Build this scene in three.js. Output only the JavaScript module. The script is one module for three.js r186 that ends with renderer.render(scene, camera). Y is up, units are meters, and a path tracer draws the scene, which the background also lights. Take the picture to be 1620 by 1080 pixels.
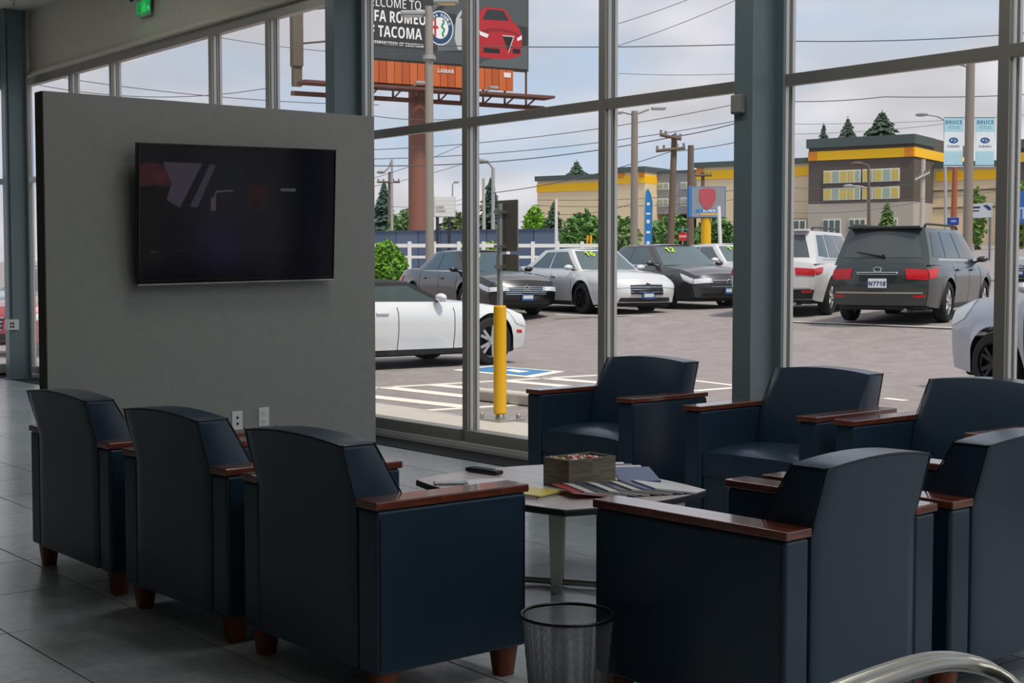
import * as THREE from 'three';
import { RoundedBoxGeometry } from 'three/addons/geometries/RoundedBoxGeometry.js';
import { mergeGeometries, mergeVertices, toCreasedNormals } from 'three/addons/utils/BufferGeometryUtils.js';
import { FontLoader } from 'three/addons/loaders/FontLoader.js';
import { RectAreaLightUniformsLib } from 'three/addons/lights/RectAreaLightUniformsLib.js';
import { TextGeometry } from 'three/addons/geometries/TextGeometry.js';

// ---------------------------------------------------------------- camera, sky, sun, exposure
const scene = new THREE.Scene();
const camera = new THREE.PerspectiveCamera(26.93, 1.5, 0.05, 2000);
camera.rotation.order = 'YXZ';
camera.position.set(0, 1.4, 0);
camera.rotation.set(THREE.MathUtils.degToRad(-2.985), THREE.MathUtils.degToRad(51.357), 0);
const renderer = new THREE.WebGLRenderer();
renderer.toneMapping = THREE.LinearToneMapping;
renderer.toneMappingExposure = 1.0;
renderer.shadowMap.enabled = true;

let seed = 7;
const rnd = () => { seed = (seed * 1664525 + 1013904223) % 4294967296; return seed / 4294967296; };
const rr = (a, b) => a + (b - a) * rnd();
const lerp = (a, b, t) => a + (b - a) * t;
const clamp = (x, a = 0, b = 1) => Math.min(b, Math.max(a, x));
const smooth = (t) => { t = clamp(t); return t * t * (3 - 2 * t); };
function hash3(x, y, z) { let h = Math.imul(x | 0, 374761393) + Math.imul(y | 0, 668265263) + Math.imul(z | 0, 1274126177); h = Math.imul(h ^ (h >>> 13), 1103515245); return ((h ^ (h >>> 16)) >>> 0) / 4294967296; }
function noise3(x, y, z) {
  const i = Math.floor(x), j = Math.floor(y), k = Math.floor(z), u = smooth(x - i), v = smooth(y - j), w = smooth(z - k);
  const c = (a, b, d) => hash3(i + a, j + b, k + d);
  return lerp(lerp(lerp(c(0, 0, 0), c(1, 0, 0), u), lerp(c(0, 1, 0), c(1, 1, 0), u), v), lerp(lerp(c(0, 0, 1), c(1, 0, 1), u), lerp(c(0, 1, 1), c(1, 1, 1), u), v), w);
}
const fbm = (x, y, z, n = 4) => { let s = 0, a = 0.5, t = 0; for (let o = 0; o < n; o++) { s += a * noise3(x, y, z); t += a; x *= 2.03; y *= 2.03; z *= 2.03; a *= 0.5; } return s / t; };

{ // broken cloud over pale blue
  const w = 1024, h = 512, data = new Float32Array(w * h * 4);
  for (let j = 0; j < h; j++) for (let i = 0; i < w; i++) {
    const el = ((j + 0.5) / h - 0.5) * Math.PI, az = ((i + 0.5) / w) * 2 * Math.PI;
    const y = Math.sin(el), c = Math.cos(el), x = c * Math.cos(az), z = c * Math.sin(az);
    const k = 1 / (Math.max(y, 0) + 0.18);
    const n = fbm(x * k * 1.5 + 11.2, y * 2 + 3, z * k * 1.5 + 5.7, 5);
    const m = fbm(x * k * 4 + 1.2, 7.3, z * k * 4 + 9.1, 4);
    const cl = smooth((n - 0.3) / 0.24);
    const tone = lerp(0.64, 0.86, smooth((m - 0.3) / 0.45));
    const blue = [0.5, 0.65, 0.84], cloud = [tone * 0.985, tone * 0.975, tone * 1.03];
    const o = (j * w + i) * 4;
    for (let q = 0; q < 3; q++) data[o + q] = lerp(blue[q], cloud[q], cl) * 0.98;
    data[o + 3] = 1;
  }
  const sky = new THREE.DataTexture(data, w, h, THREE.RGBAFormat, THREE.FloatType);
  sky.mapping = THREE.EquirectangularReflectionMapping; sky.magFilter = THREE.LinearFilter; sky.minFilter = THREE.LinearFilter; sky.colorSpace = THREE.LinearSRGBColorSpace; sky.needsUpdate = true;
  scene.background = sky; scene.environment = sky;
}
const sun = new THREE.DirectionalLight(0xfff3e2, 3.3);
sun.position.set(24, 60, -12); sun.target.position.set(-10, 0, -12);
sun.castShadow = true; sun.shadow.radius = 14;
Object.assign(sun.shadow.camera, { left: -60, right: 60, top: 60, bottom: -60, near: 1, far: 200 });
scene.add(sun, sun.target);

// ceiling lights (built with their fittings further down): x, z, which one
const LAMP_POWER = 15;
const LAMPS = [[-6.4, -4.6, 'above the far window chair'], [-3.9, -4.6, 'above the coffee table'], [-1.4, -4.6, 'above the chairs facing the partition'], [1.1, -4.6, 'one bay along'], [3.6, -4.6, 'at the near end'], [-1.4, -3.3, 'above the steel chair'], [1.1, -3.3, 'in the second row'], [3.6, -3.3, 'in the second row at the near end'], [-11.5, -3.2, 'behind the partition'], [-13.2, -4.4, 'behind the partition, close to the windows']];

// ---------------------------------------------------------------- helpers
const taken = {};
function numbered(n) { taken[n] = (taken[n] || 0) + 1; return taken[n] === 1 ? n : n + '_' + String(taken[n] - 1).padStart(3, '0'); }
function thing(name, label, category, pos = [0, 0, 0], turn = 0, group) {
  const o = new THREE.Group(); o.name = numbered(name); o.position.set(...pos); o.rotation.y = turn; scene.add(o);
  o.userData = { label, category }; if (group) o.userData.group = group; return o;
}
function tag(o, label, category, group) { o.userData.label = label; o.userData.category = category; if (group) o.userData.group = group; return o; }
function structure(name, label, pos = [0, 0, 0]) { const o = new THREE.Group(); o.name = numbered(name); o.position.set(...pos); o.userData = { kind: 'structure', label, category: name.split('_')[0] }; scene.add(o); return o; }
const ung = (g) => { const q = g.index ? g.toNonIndexed() : g; for (const k of Object.keys(q.attributes)) if (!['position', 'normal', 'uv'].includes(k)) q.deleteAttribute(k); return q; };
function uvBox(g, s = 1) {   // metres
  const p = g.attributes.position, n = g.attributes.normal, uv = new Float32Array(p.count * 2);
  for (let i = 0; i < p.count; i++) {
    const a = Math.abs(n.getX(i)), b = Math.abs(n.getY(i)), c = Math.abs(n.getZ(i));
    const [u, v] = b >= a && b >= c ? [p.getX(i), p.getZ(i)] : a >= c ? [p.getZ(i), p.getY(i)] : [p.getX(i), p.getY(i)];
    uv[2 * i] = u * s; uv[2 * i + 1] = v * s;
  }
  g.setAttribute('uv', new THREE.BufferAttribute(uv, 2)); return g;
}
function obj(name, geos, material, parent = scene) {
  const list = (Array.isArray(geos) ? geos : [geos]).map(ung);
  for (const q of list) if (!q.attributes.uv) uvBox(q);
  const m = new THREE.Mesh(list.length > 1 ? mergeGeometries(list) : list[0], material);
  m.name = parent === scene ? numbered(name) : name; m.castShadow = m.receiveShadow = true; parent.add(m); return m;
}
function box(x0, x1, y0, y1, z0, z1) { const g = new THREE.BoxGeometry(x1 - x0, y1 - y0, z1 - z0); g.translate((x0 + x1) / 2, (y0 + y1) / 2, (z0 + z1) / 2); return uvBox(g); }
function rbox(x0, x1, y0, y1, z0, z1, r = 0.01, s = 2) { const g = new RoundedBoxGeometry(x1 - x0, y1 - y0, z1 - z0, s, r); g.translate((x0 + x1) / 2, (y0 + y1) / 2, (z0 + z1) / 2); return uvBox(ung(g)); }
function bar(a, b, r, n = 8, r2 = r) {
  const A = new THREE.Vector3(...a), B = new THREE.Vector3(...b), g = new THREE.CylinderGeometry(r2, r, A.distanceTo(B), n);
  g.translate(0, A.distanceTo(B) / 2, 0);
  g.applyQuaternion(new THREE.Quaternion().setFromUnitVectors(new THREE.Vector3(0, 1, 0), B.clone().sub(A).normalize())); g.translate(...a); return g;
}
function tube(pts, r, seg = 40, n = 8, closed = false) { return new THREE.TubeGeometry(new THREE.CatmullRomCurve3(pts.map((p) => new THREE.Vector3(...p)), closed, 'catmullrom', 0.5), seg, r, n, closed); }
function prism(pts, depth, bevel = 0, steps = 1) { // outline in x,y extruded along z, centred
  const g = new THREE.ExtrudeGeometry(new THREE.Shape(pts.map((p) => new THREE.Vector2(...p))), { depth: depth - 2 * bevel, bevelEnabled: bevel > 0, bevelSize: bevel, bevelThickness: bevel, bevelOffset: -bevel, bevelSegments: 2, steps });
  g.translate(0, 0, -depth / 2 + bevel); return g;
}
function slab(pts, y0, y1) { // outline in x,z laid flat
  const g = new THREE.ExtrudeGeometry(new THREE.Shape(pts.map(([x, z]) => new THREE.Vector2(x, -z))), { depth: y1 - y0, bevelEnabled: false });
  g.rotateX(-Math.PI / 2); g.translate(0, y0, 0); return uvBox(ung(g));
}
function frameAB(name, label, category, A, B, group) { return thing(name, label, category, A, Math.atan2(-(B[2] - A[2]), B[0] - A[0]), group); }
// textures: what surfaces are made of
function tex(w, h, fn, srgb = true, rep) {
  const d = new Uint8Array(w * h * 4);
  for (let j = 0; j < h; j++) for (let i = 0; i < w; i++) { const c = fn(i / w, j / h), o = (j * w + i) * 4; for (let k = 0; k < 3; k++) d[o + k] = clamp(Array.isArray(c) ? c[k] : c, 0, 255); d[o + 3] = 255; }
  const t = new THREE.DataTexture(d, w, h); t.wrapS = t.wrapT = THREE.RepeatWrapping; t.magFilter = THREE.LinearFilter; t.minFilter = THREE.LinearMipmapLinearFilter; t.generateMipmaps = true;
  if (srgb) t.colorSpace = THREE.SRGBColorSpace; if (rep) t.repeat.set(...rep); t.needsUpdate = true; return t;
}
const pn = (u, v, f, s) => { // periodic-ish value noise
  const a = 2 * Math.PI; return fbm(Math.cos(u * a) * f + s, Math.sin(u * a) * f + Math.cos(v * a) * f, Math.sin(v * a) * f + s, 4);
};
function canvasTex(w, h, draw) { const c = document.createElement('canvas'); c.width = w; c.height = h; draw(c.getContext('2d'), w, h); const t = new THREE.CanvasTexture(c); t.colorSpace = THREE.SRGBColorSpace; t.magFilter = THREE.LinearFilter; return t; }
const M = (color, roughness = 0.6, metalness = 0, more = {}) => new THREE.MeshStandardMaterial({ color, roughness, metalness, ...more });
const font = await new FontLoader().loadAsync('fonts/droid/droid_sans_bold.typeface.json');
function text(s, size, depth = 0.004) { const g = new TextGeometry(s, { font, size, depth, curveSegments: 3 }); g.computeBoundingBox(); const b = g.boundingBox; g.translate(-(b.min.x + b.max.x) / 2, -(b.min.y + b.max.y) / 2, 0); return g; }

const leatherBump = tex(256, 256, (u, v) => 120 + 110 * (hash3(u * 256, v * 256, 3) * 0.4 + pn(u, v, 22, 3) * 0.6), false, [5, 5]);
const grain = tex(256, 256, (u, v) => { const n = fbm(u * 3, v * 60 + 5, 2, 4) + 0.18 * Math.sin(v * 60 + 6 * fbm(u * 2, v * 4, 5, 3)); return [128 * (0.62 + 0.5 * n), 62 * (0.55 + 0.6 * n), 42 * (0.55 + 0.6 * n)]; }, true, [4, 2]);
const asphaltTex = tex(512, 512, (u, v) => { const n = 136 + 26 * (pn(u, v, 3, 1) - 0.5) + 30 * (pn(u, v, 30, 4) - 0.5) + 34 * (hash3(u * 512, v * 512, 1) - 0.5); return [n * 1.03, n * 0.985, n * 0.985]; }, true, [0.25, 0.25]);
const tileTex = [0, 1, 2].map((q) => tex(256, 256, (u, v) => { const n = 180 + q * 4 + 22 * (pn(u, v, 4, q * 5 + 2) - 0.5) + 18 * (fbm(u * 8, v * 70, q, 3) - 0.5) + 6 * (hash3(u * 256, v * 256, q) - 0.5); return [n * 0.955, n * 1.0, n * 1.01]; }, true, [1.4, 1.4]));
const paintTex = tex(256, 256, (u, v) => 246 + 14 * (pn(u, v, 6, 8) - 0.5) + 8 * (hash3(u * 256, v * 256, 6) - 0.5), true, [0.6, 0.6]);

const mat = {
  leather: M(0x293c4e, 0.25, 0, { bumpMap: leatherBump, bumpScale: 0.0006 }),
  piping: M(0x12171d, 0.5),
  wood: new THREE.MeshPhysicalMaterial({ color: 0xffffff, map: grain, roughness: 0.28, clearcoat: 1, clearcoatRoughness: 0.07 }),
  legWood: M(0x8a4526, 0.4),
  alu: M(0xaaa69e, 0.38, 0.55),
  aluLight: M(0xd8d8d6, 0.35, 0.3),
  gasket: M(0x101113, 0.7),
  steelPaint: M(0x74858a, 0.38),
  wallPaint: M(0x8d8a82, 0.7, 0, { map: paintTex }),
  tvWall: M(0x989a96, 0.62, 0, { map: paintTex }),
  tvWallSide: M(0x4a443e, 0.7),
  ceiling: M(0xd2cec5, 0.85),
  soffit: M(0xdad3c4, 0.8, 0, { map: paintTex }),
  dark: M(0x14181c, 0.6),
  black: M(0x0a0b0d, 0.35),
  gloss: M(0x07080b, 0.12),
  white: M(0xe6e6e4, 0.5),
  glass: new THREE.MeshPhysicalMaterial({ color: 0xffffff, roughness: 0, transmission: 1, thickness: 0, ior: 1.32 }),
  asphalt: M(0xffffff, 0.9, 0, { map: asphaltTex }),
  concrete: M(0xc4c0b8, 0.85, 0, { map: paintTex }),
  paintLine: M(0xe9e6dc, 0.75),
  blueLine: M(0x3f7fae, 0.75),
  chrome: M(0xd7dadd, 0.12, 1),
  steel: M(0xb9b6ae, 0.3, 0.9),
  rubber: M(0x17181a, 0.75),
};
const GZ = -6.611;             // plane of the glass
const CEIL = 4.58, HEAD = 3.68, TRANS = 2.5;
function lot(d) { return d < 10.5 ? 0 : d < 14 ? (d - 10.5) / 3.5 * 0.38 : d < 60 ? 0.38 + (d - 14) * 0.03 : 1.76 + (d - 60) * 0.032; }
const groundAt = (z) => lot(-z + GZ);

// ---------------------------------------------------------------- the room
{
  const f = structure('floor', 'dark grey stone-look tiled floor with thin joints');
  obj('screed', box(-18.7, 5.2, -0.2, -0.012, -6.65, 4.2), M(0x2a2d2e, 0.9), f);
  const tm = tileTex.map((t) => M(0xffffff, 0.22, 0, { map: t }));
  const sx = 0.655, sz = 0.545, gap = 0.006, ox = -4.77, oz = -1.86;
  const lay = (i, j) => { const x0 = ox + i * sx, z0 = oz - j * sz; return [Math.max(x0, -18.56), Math.min(x0 + sx, 5.1), Math.max(z0 - sz, GZ + 0.44), Math.min(z0, 4.1)]; };
  const rest = [];
  let n = 0;
  const tileGeo = [0, 1, 2].map(() => uvBox(ung(new RoundedBoxGeometry(sx - gap, 0.012, sz - gap, 1, 0.0018))));
  for (let j = -12; j < 12; j++) for (let i = -22; i < 16; i++) {
    const [x0, x1, z0, z1] = lay(i, j); if (x1 - x0 < 0.03 || z1 - z0 < 0.03) continue;
    const full = x1 - x0 > sx - 0.001 && z1 - z0 > sz - 0.001, cx = (x0 + x1) / 2, cz = (z0 + z1) / 2;
    const X = Math.cos(0.8964) * cx - Math.sin(0.8964) * cz, Z = -Math.sin(0.8964) * cx - Math.cos(0.8964) * cz;
    const seen = Z > 4.2 && Math.abs(X / Z) < 0.42 && cz < 0.2;
    if (seen && n < 300) {
      n++;
      const g = full ? tileGeo[hash3(i, j, 2) * 3 | 0] : box(-(x1 - x0 - gap) / 2, (x1 - x0 - gap) / 2, -0.006, 0.006, -(z1 - z0 - gap) / 2, (z1 - z0 - gap) / 2);
      const m = obj('floor_tile', g, tm[hash3(i, j, 5) * 3 | 0], f); m.position.set(cx, -0.006, cz);
    } else rest.push(box(x0 + gap / 2, x1 - gap / 2, -0.012, 0, z0 + gap / 2, z1 - gap / 2));
  }
  const r = obj('floor_tiles_beyond', rest, tm[1], f); r.userData.kind = 'stuff';
}
{
  const t = structure('trim_1', 'black strip of floor along the foot of the window wall');
  obj('strip', box(-18.56, 5.1, -0.012, 0.004, GZ + 0.03, GZ + 0.437), M(0x0a0d11, 0.9), t);
}
{
  const c = structure('ceiling', 'plain off-white ceiling');
  obj('slab', box(-18.9, 5.4, CEIL, CEIL + 0.25, -6.9, 4.4), mat.ceiling, c);
  const b = structure('wall_back', 'plain charcoal wall behind the photographer');
  obj('panel', box(-18.9, 5.4, -0.2, CEIL, 4.1, 4.35), M(0x3f3e3c, 0.8, 0, { map: paintTex }), b);
  const s = structure('wall_header', 'painted band of wall above the long window row');
  obj('panel', box(-18.75, 5.2, HEAD + 0.1, CEIL, GZ - 0.14, GZ + 0.1), mat.soffit, s);
  obj('lower_lip', rbox(-18.56, 5.1, HEAD + 0.1, HEAD + 0.14, GZ + 0.09, GZ + 0.14, 0.008), mat.soffit, s);
}
// storefront: one structure for each bay
const MX = [-18.42, -18.18, -16.61, -15.41, -12.98, -11.83, -10.24, -8.773, -7.219, -5.668, -4.17, -2.62, -1.07, 0.48, 2.03, 3.58, 5.1];
function mullionGeo(x, y0, y1) { // room-side face plus stepped glazing stops on both sides
  return [rbox(x - 0.033, x + 0.033, y0, y1, GZ + 0.012, GZ + 0.062, 0.003, 1), box(x - 0.022, x + 0.022, y0, y1, GZ - 0.03, GZ + 0.012)];
}
for (let i = 0; i < MX.length - 1; i++) {
  const a = MX[i], b = MX[i + 1];
  const w = structure('window_' + (i + 1), 'tall storefront window bay with clear panes in grey metal framing');
  if (i === 0) obj('mullion', mullionGeo(a, 0.02, HEAD + 0.1), mat.alu, w);
  obj('mullion', mullionGeo(b, 0.02, HEAD + 0.1), mat.alu, w);
  obj('glazing_stop', [box(b + 0.033, b + 0.043, 0.15, HEAD, GZ + 0.012, GZ + 0.04), box(b - 0.043, b - 0.033, 0.15, HEAD, GZ + 0.012, GZ + 0.04)], mat.aluLight, w);
  obj('gasket', [box(b + 0.022, b + 0.04, 0.15, HEAD, GZ + 0.004, GZ + 0.012), box(b - 0.04, b - 0.022, 0.15, HEAD, GZ + 0.004, GZ + 0.012)], mat.gasket, w);
  obj('outer_cap', box(b - 0.034, b + 0.034, 0.02, HEAD + 0.1, GZ - 0.055, GZ - 0.03), mat.aluLight, w);
  obj('transom', [rbox(a + 0.033, b - 0.033, TRANS - 0.035, TRANS + 0.035, GZ + 0.012, GZ + 0.06, 0.003, 1), box(a, b, TRANS - 0.024, TRANS + 0.024, GZ - 0.05, GZ + 0.012)], mat.alu, w);
  obj('head_rail', [rbox(a + 0.033, b - 0.033, HEAD, HEAD + 0.1, GZ + 0.012, GZ + 0.062, 0.003, 1), box(a, b, HEAD + 0.03, HEAD + 0.1, GZ - 0.1, GZ + 0.02)], mat.alu, w);
  obj('sill_rail', [rbox(a + 0.033, b - 0.033, 0.058, 0.15, GZ + 0.01, GZ + 0.09, 0.003, 1), box(a, b, 0.02, 0.14, GZ - 0.1, GZ + 0.01)], mat.alu, w);
  obj('sill_flashing', [box(a, b, 0.0, 0.03, GZ - 0.1, GZ + 0.12), rbox(a, b, 0.03, 0.058, GZ, GZ + 0.105, 0.006, 1)], mat.aluLight, w);
  obj('glass_pane', box(a + 0.02, b - 0.02, 0.14, TRANS - 0.02, GZ - 0.003, GZ + 0.003), mat.glass, w);
  obj('glass_pane', box(a + 0.02, b - 0.02, TRANS + 0.02, HEAD + 0.02, GZ - 0.003, GZ + 0.003), mat.glass, w);
}
{ // far end wall, glazed beside the corner
  const X = -18.56;
  const w = structure('window_17', 'glazed end wall around the corner from the window row');
  const m = (z) => [rbox(X - 0.02, X + 0.08, 0.02, HEAD + 0.1, z - 0.033, z + 0.033, 0.003, 1), box(X - 0.1, X - 0.02, 0.02, HEAD + 0.1, z - 0.022, z + 0.022)];
  for (const z of [GZ + 0.1, -5.1, -3.6, -2.1]) obj('mullion', m(z), mat.alu, w);
  for (const [a, b] of [[GZ + 0.1, -5.1], [-5.1, -3.6], [-3.6, -2.1]]) {
    obj('transom', rbox(X - 0.1, X + 0.075, TRANS - 0.035, TRANS + 0.035, a + 0.033, b - 0.033, 0.003, 1), mat.alu, w);
    obj('sill_rail', rbox(X - 0.1, X + 0.075, 0.03, 0.15, a + 0.033, b - 0.033, 0.003, 1), mat.alu, w);
    obj('head_rail', rbox(X - 0.1, X + 0.075, HEAD, HEAD + 0.1, a + 0.033, b - 0.033, 0.003, 1), mat.alu, w);
    obj('glass_pane', box(X - 0.003, X + 0.003, 0.14, TRANS - 0.02, a + 0.02, b - 0.02), mat.glass, w);
    obj('glass_pane', box(X - 0.003, X + 0.003, TRANS + 0.02, HEAD + 0.02, a + 0.02, b - 0.02), mat.glass, w);
  }
  const e = structure('wall_left', 'end wall beyond the television partition, above and beside the glazing');
  obj('panel', [box(-18.75, X + 0.08, HEAD + 0.1, CEIL, GZ - 0.14, -2.1), box(-18.75, X, -0.2, 0.03, GZ, -2.1), box(-18.9, X, -0.2, CEIL, -2.1, 4.35)], mat.wallPaint, e);
  const r = structure('wall_right', 'end wall behind the viewer on the window side');
  obj('panel', box(5.1, 5.4, -0.2, CEIL, -6.9, 4.35), mat.wallPaint, r);
}
// steel columns in front of the glass
for (const [x0, z1, lbl] of [[-5.668, GZ + 0.44, 'slate blue steel column between the two armchairs at the window'], [-10.173, GZ + 0.44, 'slate blue steel column rising behind the television partition'], [-17.86, GZ + 0.44, 'slate blue steel column at the far corner beside the partition']]) {
  const w = 0.14, d = 0.28, cx = x0 + w / 2, o = thing('steel_column', lbl, 'column', [cx, 0, z1 - d / 2]);
  obj('flange', rbox(-w / 2, w / 2, 0.012, CEIL, d / 2 - 0.018, d / 2, 0.003, 1), mat.steelPaint, o);
  obj('flange', rbox(-w / 2, w / 2, 0.012, CEIL, -d / 2, -d / 2 + 0.018, 0.003, 1), mat.steelPaint, o);
  obj('web', box(-0.007, 0.007, 0.012, CEIL, -d / 2 + 0.016, d / 2 - 0.016), mat.steelPaint, o);
  obj('base_plate', rbox(-w / 2 - 0.03, w / 2 + 0.03, 0.004, 0.014, -d / 2 - 0.02, d / 2 + 0.02, 0.003, 1), mat.steelPaint, o);
  if (x0 === -17.86) {
    obj('conduit', bar([0.03, 0.75, d / 2 - 0.06], [0.03, 4.4, d / 2 - 0.06], 0.012), mat.steelPaint, o);
    const s = obj('outlet_box', rbox(0.01, 0.08, 0.62, 0.75, d / 2 - 0.12, d / 2 + 0.03, 0.006), mat.white, o);
    for (const z of [-0.03, 0.0]) for (const y of [0.66, 0.7]) obj('socket', box(0.079, 0.082, y - 0.012, y + 0.012, d / 2 + z - 0.03, d / 2 + z - 0.008), mat.dark, s);
  }
}
{ // small sensor box on the middle column
  const o = thing('wall_sensor', 'small grey plastic box fixed high on the steel column', 'sensor', [-5.625, 2.333, GZ + 0.44]);
  obj('case', rbox(-0.045, 0.045, -0.055, 0.055, 0, 0.03, 0.008), M(0x8b8a86, 0.55), o);
  obj('cover', rbox(-0.038, 0.038, -0.048, 0.048, 0.028, 0.036, 0.004), M(0x9a9994, 0.5), o);
}
{ // television partition
  const o = structure('wall_partition', 'low freestanding grey partition wall carrying the television', [-8.31, 0, 0]);
  obj('face_panel', rbox(-0.02, 0, 0, 2.435, -5.43, -3.116, 0.003, 1), mat.tvWall, o);
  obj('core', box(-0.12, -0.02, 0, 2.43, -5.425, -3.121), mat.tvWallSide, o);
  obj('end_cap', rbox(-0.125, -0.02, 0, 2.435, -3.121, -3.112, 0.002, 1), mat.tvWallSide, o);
}
for (const [z, kind] of [[-4.359, 0], [-4.553, 1]]) {
  const y = kind ? 0.418 : 0.406;
  const o = thing('wall_outlet', kind ? 'white duplex power outlet low on the grey partition, nearer the window' : 'white cable outlet plate with two small ports on the grey partition', 'outlet', [-8.31, y, z]);
  obj('plate', rbox(0, 0.007, -0.062, 0.062, -0.038, 0.038, 0.003), mat.white, o);
  for (const s of [-1, 1]) {
    if (kind) { const f = obj('receptacle', rbox(0.005, 0.011, s * 0.028 - 0.018, s * 0.028 + 0.018, -0.018, 0.018, 0.003), mat.white, o); obj('slot', [box(0.0105, 0.0115, s * 0.028 - 0.006, s * 0.028 + 0.006, -0.008, -0.005), box(0.0105, 0.0115, s * 0.028 - 0.006, s * 0.028 + 0.006, 0.005, 0.008)], mat.dark, f); }
    else obj('port', bar([0.004, s * 0.02, 0], [0.012, s * 0.02, 0], 0.008), mat.dark, o);
  }
}
{ // television
  const o = thing('television', 'flat black television tilted forward on the grey partition', 'television', [-8.195, 1.735, -4.335], 0);
  const W = 1.39, Hh = 0.86;
  const put = (g) => { g.applyMatrix4(new THREE.Matrix4().makeRotationZ(THREE.MathUtils.degToRad(1.1))); g.applyMatrix4(new THREE.Matrix4().makeRotationX(THREE.MathUtils.degToRad(4.5))); g.applyMatrix4(new THREE.Matrix4().makeRotationY(Math.PI / 2)); return g; };
  obj('body', put(rbox(-W / 2, W / 2, -Hh / 2, Hh / 2, -0.035, 0.012, 0.008)), mat.black, o);
  obj('bezel', put(mergeGeometries([[-W / 2, W / 2, Hh / 2 - 0.014, Hh / 2], [-W / 2, W / 2, -Hh / 2, -Hh / 2 + 0.026], [-W / 2, -W / 2 + 0.012, -Hh / 2, Hh / 2], [W / 2 - 0.012, W / 2, -Hh / 2, Hh / 2]].map((q) => ung(rbox(...q, 0.008, 0.018, 0.004))))), mat.gloss, o);
  obj('lower_trim', put(rbox(-W / 2, W / 2, -Hh / 2 - 0.006, -Hh / 2 + 0.004, 0.0, 0.02, 0.003)), mat.chrome, o);
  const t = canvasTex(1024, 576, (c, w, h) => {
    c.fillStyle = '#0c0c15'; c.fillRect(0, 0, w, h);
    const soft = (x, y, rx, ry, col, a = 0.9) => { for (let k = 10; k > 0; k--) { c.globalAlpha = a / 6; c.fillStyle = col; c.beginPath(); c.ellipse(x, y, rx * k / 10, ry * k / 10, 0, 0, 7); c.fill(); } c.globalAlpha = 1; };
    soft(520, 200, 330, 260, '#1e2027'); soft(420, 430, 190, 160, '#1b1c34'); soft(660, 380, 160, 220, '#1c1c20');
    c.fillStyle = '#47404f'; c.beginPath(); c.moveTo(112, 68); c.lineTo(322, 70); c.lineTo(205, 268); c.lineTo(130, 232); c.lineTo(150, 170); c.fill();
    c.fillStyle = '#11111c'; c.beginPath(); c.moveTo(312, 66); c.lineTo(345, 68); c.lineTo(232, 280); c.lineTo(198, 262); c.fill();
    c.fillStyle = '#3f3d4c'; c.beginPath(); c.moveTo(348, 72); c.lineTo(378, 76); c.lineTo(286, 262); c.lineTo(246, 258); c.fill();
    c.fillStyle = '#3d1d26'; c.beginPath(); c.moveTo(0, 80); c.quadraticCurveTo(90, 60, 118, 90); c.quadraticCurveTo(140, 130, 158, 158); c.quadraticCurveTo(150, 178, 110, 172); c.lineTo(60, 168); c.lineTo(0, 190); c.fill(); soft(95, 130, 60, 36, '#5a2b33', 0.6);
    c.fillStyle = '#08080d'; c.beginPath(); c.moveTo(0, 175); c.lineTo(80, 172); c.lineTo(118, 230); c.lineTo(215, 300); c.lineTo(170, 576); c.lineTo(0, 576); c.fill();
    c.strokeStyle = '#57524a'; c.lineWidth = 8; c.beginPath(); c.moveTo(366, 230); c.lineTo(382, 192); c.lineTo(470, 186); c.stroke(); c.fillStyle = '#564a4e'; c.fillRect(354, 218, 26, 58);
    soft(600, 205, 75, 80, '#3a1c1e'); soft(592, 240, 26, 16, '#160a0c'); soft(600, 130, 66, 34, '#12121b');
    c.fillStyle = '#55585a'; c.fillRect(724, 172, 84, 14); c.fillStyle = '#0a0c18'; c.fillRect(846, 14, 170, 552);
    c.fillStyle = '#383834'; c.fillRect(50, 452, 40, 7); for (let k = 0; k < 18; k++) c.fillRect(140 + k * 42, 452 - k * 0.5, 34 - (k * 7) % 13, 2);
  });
  const sg = new THREE.PlaneGeometry(W - 0.026, Hh - 0.042); sg.translate(0, 0.006, 0.0135);
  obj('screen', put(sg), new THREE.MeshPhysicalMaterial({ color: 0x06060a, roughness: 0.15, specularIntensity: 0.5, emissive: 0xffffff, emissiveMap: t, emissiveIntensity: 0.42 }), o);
  obj('wall_bracket', [box(-0.095, -0.06, -0.2, 0.2, -0.25, 0.25), box(-0.07, -0.02, -0.06, 0.1, -0.08, 0.08)], mat.dark, o);
}
{ // exit sign on the header band
  const o = thing('exit_sign', 'green lettered exit sign mounted on the band above the windows', 'exit sign', [-14.3, 4.14, GZ + 0.1]);
  obj('housing', rbox(-0.17, 0.17, 0.12, 0.2, 0, 0.09, 0.01), mat.white, o);
  obj('panel', rbox(-0.16, 0.16, -0.1, 0.12, 0.04, 0.05, 0.004), M(0x86a08c, 0.3), o);
  const g = text('EXIT', 0.13, 0.004); g.translate(0, 0.0, 0.05); obj('lettering', g, M(0x0e9a4f, 0.5, 0, { emissive: 0x12b35c, emissiveIntensity: 0.35 }), o);
  const l = new THREE.PointLight(0x30ff90, 0.02, 2); l.position.set(0, 0, 0.12); l.castShadow = true; o.add(l);
  for (const s of [-1, 1]) { obj('lamp_arm', bar([s * 0.16, 0.13, 0.06], [s * 0.25, 0.13, 0.06], 0.012), mat.dark, o); obj('lamp_head', bar([s * 0.25, 0.1, 0.06], [s * 0.25, 0.15, 0.1], 0.03, 12), mat.dark, o); }
  const s = thing('sprinkler_head', 'small sprinkler head under the ceiling near the far corner', 'sprinkler', [-17.2, CEIL, GZ + 0.5]);
  obj('escutcheon', bar([0, 0, 0], [0, -0.012, 0], 0.04, 16), mat.white, s);
  obj('nozzle', [bar([0, -0.01, 0], [0, -0.05, 0], 0.012), bar([0, -0.05, 0], [0, -0.055, 0], 0.028, 12)], mat.steel, s);
}

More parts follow.
